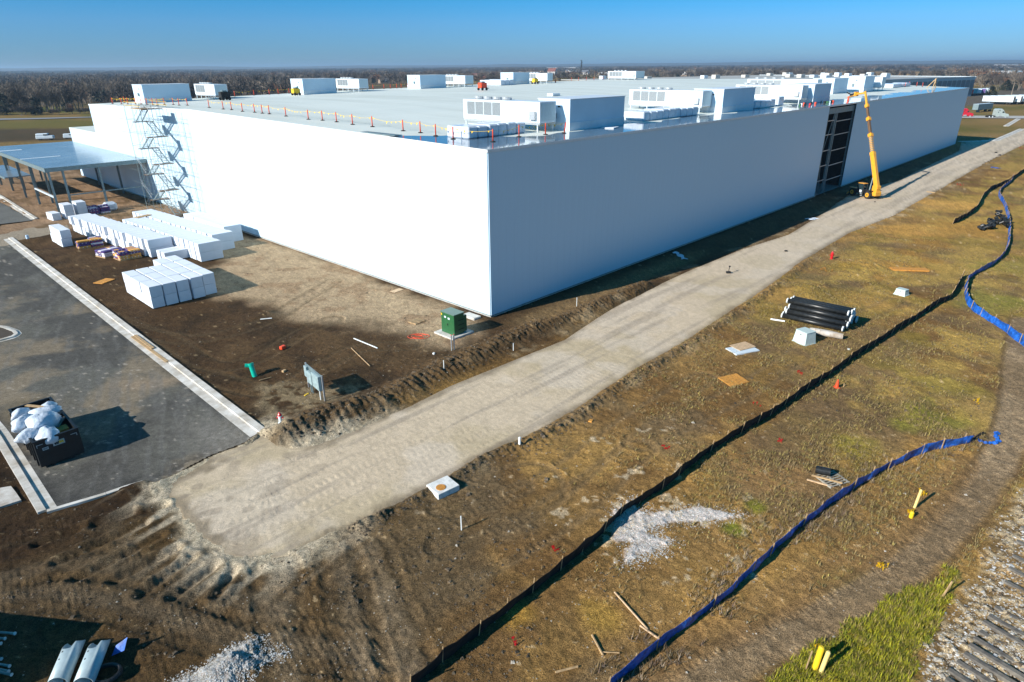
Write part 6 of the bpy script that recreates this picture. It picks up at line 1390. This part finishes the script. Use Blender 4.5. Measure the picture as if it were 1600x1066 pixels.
def mass(name, bands, rs, keep, kind_w, nm_mat):
    r = np.random.RandomState(rs); VV, FF, II = [], [], []; off = 0; protos = []
    for kd, (tk, cr) in (('bare', (0, 1)), ('pale', (2, 2)), ('rust', (0, 3)), ('evergreen', (0, 4))):
        for q in range(3): protos.append((kd, tree_arrays(300 + q, 13 if kd != 'evergreen' else 9, 5.5 if kd != 'evergreen' else 3.4, nm_mat if kd != 'evergreen' else nm_mat + 10, 'ever' if kd == 'evergreen' else 'bare', tw=.34, tl=2.6), tk, cr))
    for (r0, r1, n, sxy, sz) in bands:
        u = r.uniform(size=n); rad = np.sqrt(r0 ** 2 + u * (r1 ** 2 - r0 ** 2)); a = np.radians(r.uniform(-46, 46, n)); X_, Y_ = rad * np.sin(a), rad * np.cos(a)
        for x, y in zip(X_, Y_):
            px, py = proj(x, y, 0)
            if not keep(px, py, x, y): continue
            kd = r.choice(len(kind_w), p=np.array(list(kind_w)) / sum(kind_w)); pr = protos[kd * 3 + r.randint(3)]; V_, F_, I_ = pr[1]
            if sxy > 2: F_ = F_[I_ == 1]; I_ = I_[I_ == 1]
            an = r.uniform(0, 6.28); c, s = math.cos(an), math.sin(an); sc_ = sxy * r.uniform(.8, 1.25); z = sz * r.uniform(.75, 1.2)
            Vn = np.stack([(V_[:, 0] * c - V_[:, 1] * s) * sc_ + x, (V_[:, 0] * s + V_[:, 1] * c) * sc_ + y, V_[:, 2] * z], 1); VV.append(Vn); FF.append(F_ + off); II.append(np.where(I_ == 0, pr[2], pr[3])); off += len(V_)
    o = link(name, np_mesh(name, np.vstack(VV), np.vstack(FF), [BARK, BARKD, BARKP, BARKR, EVER], midx=np.concatenate(II))); tag(o, 'brown leafless woodland spreading to the horizon', 'woodland', kind='stuff'); return o
def keepf(px, py, x, y):
    if 1290 < px < 1480 and 112.6 < py < 121: return False
    if 1540 < px < 1600 and 113 < py < 122: return False
    if 840 < px < 965 and 115 < py < 128: return vn() > .85
    if 725 < px < 850 and 114 < py < 131: return vn() > .6
    d = math.hypot(x, y)
    if px < 460: return py < 172 - max(0, px - 140) * .06 and not (395 < px < 420 and 126 < py < 131)
    if px < 1000: return py < 134
    if px < 1500: return py < 124
    return py < 139
_rv = random.Random(2)
def vn(): return _rv.random()
mass('woodland', ((430, 900, 2200, 1.0, 1.0), (900, 1900, 2600, 1.35, 1.0)), 5, keepf, (6, 2.2, .35, .5), 60)
mass('far_woodland', ((1900, 4200, 2600, 4.0, 1.0), (4200, 9000, 2600, 10.0, 1.15)), 6, keepf, (6, 1.0, .2, .8), 40)
# low blue hills on the horizon
HIL = mat('hill_wood', (.07, .065, .05), .95)
def hills(name, dist, hmax, seed, th0, th1):
    ths = np.radians(np.linspace(th0, th1, 160)); vs, fs = [], []
    hz = hmax * (.35 + .65 * fbm(ths * 9, ths * 0 + seed, 1, 4, seed)); 
    for i, a in enumerate(ths):
        for rr_, z in ((dist, -2), (dist + 900, hz[i]), (dist + 2600, -2)): vs.append((rr_ * math.sin(a), rr_ * math.cos(a), z))
    for i in range(len(ths) - 1):
        for k in range(2): q = i * 3 + k; fs.append((q, q + 1, q + 4, q + 3))
    o = link(name, MB().mat(HIL).add(vs, fs).mesh(name)); tag(o, kind='structure')
hills('hills', 8800, 60, 3, -48, 48)

# ============================================================ haze
HZ = bpy.data.materials.new('haze_air'); HZ.use_nodes = True; n, l = nodes(HZ); n.clear()
ho = n.new('ShaderNodeOutputMaterial'); pv = n.new('ShaderNodeVolumePrincipled'); pv.inputs['Color'].default_value = (.50, .72, .95, 1); pv.inputs['Density'].default_value = .00012; pv.inputs['Anisotropy'].default_value = 0.2
l.new(pv.outputs[0], ho.inputs['Volume'])
hb = MB().box(-13500, 13500, -13500, 13500, -4, 75); hb.mats = [HZ]; ho_ = link('haze', hb.mesh('haze')); tag(ho_, kind='stuff', label='thin blue haze over the whole countryside', cat='haze')

# ============================================================ stones, clods and grass
def scatter(name, pts, size, mats, label, cat, seed=1, flat_=.6, midx=None, hz=None):
    r = np.random.RandomState(seed); n = len(pts); base = np.array([(1, .1, 0), (-.2, 1, 0), (-.9, -.2, 0), (.1, -.95, 0), (.55, .2, .75), (-.3, .5, .85), (-.45, -.35, .7), (.3, -.5, .8)]); F_ = np.array([(0, 1, 5), (0, 5, 4), (1, 2, 6), (1, 6, 5), (2, 3, 7), (2, 7, 6), (3, 0, 4), (3, 4, 7), (4, 5, 6), (4, 6, 7)])
    an = r.uniform(0, 6.28, n); sc_ = size * r.lognormal(0, .45, n); B = base[None] * (1 + r.uniform(-.3, .3, (n, 8, 3))); x = B[..., 0] * np.cos(an)[:, None] - B[..., 1] * np.sin(an)[:, None]; y = B[..., 0] * np.sin(an)[:, None] + B[..., 1] * np.cos(an)[:, None]
    z = hz if hz is not None else heights(pts)
    V_ = np.stack([x * sc_[:, None] + pts[:, 0:1], y * sc_[:, None] + pts[:, 1:2], (B[..., 2] * flat_ - .15) * sc_[:, None] + z[:, None]], -1).reshape(-1, 3); FF = (F_[None] + (np.arange(n) * 8)[:, None, None]).reshape(-1, 3)
    mi = np.repeat(r.randint(0, len(mats), n), 10); o = link(name, np_mesh(name, V_, FF, mats, midx=mi)); tag(o, label, cat, kind='stuff')
def cand(n, seed, x0=-90, x1=75, y0=16, y1=120):
    r = np.random.RandomState(seed); u = r.uniform(size=n); rad = 18 * (110 / 18.) ** u; a = np.radians(r.uniform(-50, 50, n)); return np.stack([rad * np.sin(a), rad * np.cos(a)], 1), r
Pc, r_2 = cand(420000, 3); Hc, Ac, Zc = field(Pc[:, 0][None], Pc[:, 1][None]); Hc = Hc[0]; Zc = {k: v[0] for k, v in Zc.items()}; u = r_2.uniform(size=len(Pc))
free = (Zc['road'] < .1) & (Zc['lot'] < -.3) & (Zc['lot2'] < -.3) & (Zc['bld'] < -.5)
CL1 = mat('dark_clod', (.085, .065, .042), .95, var=.3, scale=3); CL2 = mat('brown_clod', (.15, .11, .07), .95, var=.3, scale=3); ST1 = mat('pale_stone', (.42, .38, .32), .9, var=.2, scale=3); ST2 = mat('white_stone', (.50, .50, .49), .85, var=.15, scale=3)
d2 = ldist(Pc[:, 0], Pc[:, 1], BERM2)[0]; d1 = ldist(Pc[:, 0], Pc[:, 1], BERM)[0]; dR = np.abs(Zc['road'])
k = free & ((u < .5 * np.exp(-(d1 / 1.3) ** 2)) | (u < .35 * np.exp(-(d2 / .8) ** 2)) | ((Zc['n1'] > .60) & (u < .03)) | ((Zc['n2'] > .62) & (u < .05) & (Pc[:, 0] < 5)))
scatter('soil_clods', Pc[k][:15000], .055, [CL1, CL2], 'loose clods of dark soil scattered over the churned ground', 'soil clods', hz=Hc[k][:15000])
k = free & (Zc['n3'] > .52) & (u < .022); scatter('pale_stones', Pc[k][:7000], .028, [ST1], 'small pale stones scattered over bare soil', 'stones', 2, hz=Hc[k][:7000])
bal = Zc['bal']; k = free & (bal > -.4) & (u < .75 * sst(bal, -.5, 1)) & (Zc['n2'] > .36); scatter('ballast', Pc[k][:22000], .048, [ST1, ST1, ST2, CL2, CL2], 'grey and white railway ballast covering the lower corner', 'ballast', 4, hz=Hc[k][:22000])
for nm, P, sd_, lb in (('gravel', GRAVEL_A, 7, 'spill of white gravel between the two silt fences'), ('gravel', GRAVEL_B, 8, 'small heap of white gravel at the bottom edge')):
    r = np.random.RandomState(sd_); lo, hi = P.min(0) - 1, P.max(0) + 1; Q = r.uniform(size=(26000, 2)) * (hi - lo) + lo; s = sdist(Q[:, 0], Q[:, 1], P); keep = s > -.9 + 1.1 * r.uniform(size=len(Q)) ** .5 + .5 * (fbm(Q[:, 0], Q[:, 1], 1.2, 3, 5) - .5) * 2; Q = Q[keep][:12000]
    scatter(nm, Q, .026, [ST2, ST2, ST1], lb, 'gravel', sd_)
# tussocks of dry and green grass: narrow blades in small fans
def grass(name, pts, z, h, mats, label, seed, blades=5, w_=.018):
    r = np.random.RandomState(seed); n = len(pts) * blades; c = np.repeat(pts, blades, 0); zz = np.repeat(z, blades); a = r.uniform(0, 6.28, n); sp = r.uniform(0, .09, n); bx, by = c[:, 0] + sp * np.cos(a), c[:, 1] + sp * np.sin(a); L = h * r.lognormal(0, .35, n); le = r.uniform(.2, 1.1, n); dx, dy = np.cos(a + r.normal(0, .6, n)), np.sin(a + r.normal(0, .6, n))
    V_ = np.empty((n, 3, 3)); ww = w_ * r.uniform(.6, 1.6, n); V_[:, 0] = np.stack([bx - dy * ww, by + dx * ww, zz - .02], 1); V_[:, 1] = np.stack([bx + dy * ww, by - dx * ww, zz - .02], 1); V_[:, 2] = np.stack([bx + dx * L * le, by + dy * L * le, zz + L * np.sqrt(np.clip(1 - (le * .6) ** 2, .1, 1))], 1)
    mi = np.repeat(r.randint(0, len(mats), len(pts)), blades); o = link(name, np_mesh(name, V_.reshape(-1, 3), np.arange(n * 3).reshape(-1, 3), mats, midx=mi)); tag(o, label, 'grass', kind='stuff')
GD1 = mat('dry_grass', (.30, .225, .09), .9, var=.2, scale=2); GD2 = mat('tan_grass', (.22, .155, .07), .9, var=.2, scale=2); GD3 = mat('yellow_grass', (.32, .25, .07), .9, var=.2, scale=2); GG1 = mat('green_grass', (.15, .17, .012), .9, var=.25, scale=2); GG2 = mat('lime_grass', (.33, .31, .012), .9, var=.2, scale=2); GB = mat('brown_weed', (.15, .10, .07), .9, var=.2, scale=2)
dB = ldist(Pc[:, 0], Pc[:, 1], TRACKB)[0]; dC = ldist(Pc[:, 0], Pc[:, 1], TRACKC)[0]
gm_ = free & (Zc['b'] < -14) & (Zc['gg'] < 0) & (bal < -.3) & (dB > 1.2) & (sdist(Pc[:, 0], Pc[:, 1], GRAVEL_A) < -.1)
right = sst(Pc[:, 0] + (Zc['n1'] - .5) * 10, 2, 22); k = gm_ & (u < .55 * right * sst(Zc['n2'], .40, .6) * np.where(dC < 1, .3, 1)); grass('dry_grass', Pc[k][:34000], Hc[k][:34000], .13, [GD1, GD2, GD3, GD2], 'short dry grass over the worn ground beside the road', 3)
k = free & (Zc['gg'] > -.3) & (u < .9 * sst(Zc['n2'], .40, .58)); grass('green_grass', Pc[k][:9000], Hc[k][:9000], .15, [GG1, GG2, GG2, GD3], 'lush yellow-green grass strip beside the dirt track', 4, 6)
BLF = smooth_line(PL((950, 1080), (1060, 988), (1180, 890), (1290, 795), (1400, 727), (1517, 693)), 8); dF = ldist(Pc[:, 0], Pc[:, 1], BLF)[0]
k = free & (dF < 1.1) & (u < .35 * (Zc['n2'] > .45)); grass('dead_weeds', Pc[k][::5][:700], Hc[k][::5][:700], .26, [GB, GD2, mat('pale_weed', (.36, .28, .2), .9)], 'tall dead weeds along the blue silt fence', 6, 7, .013)
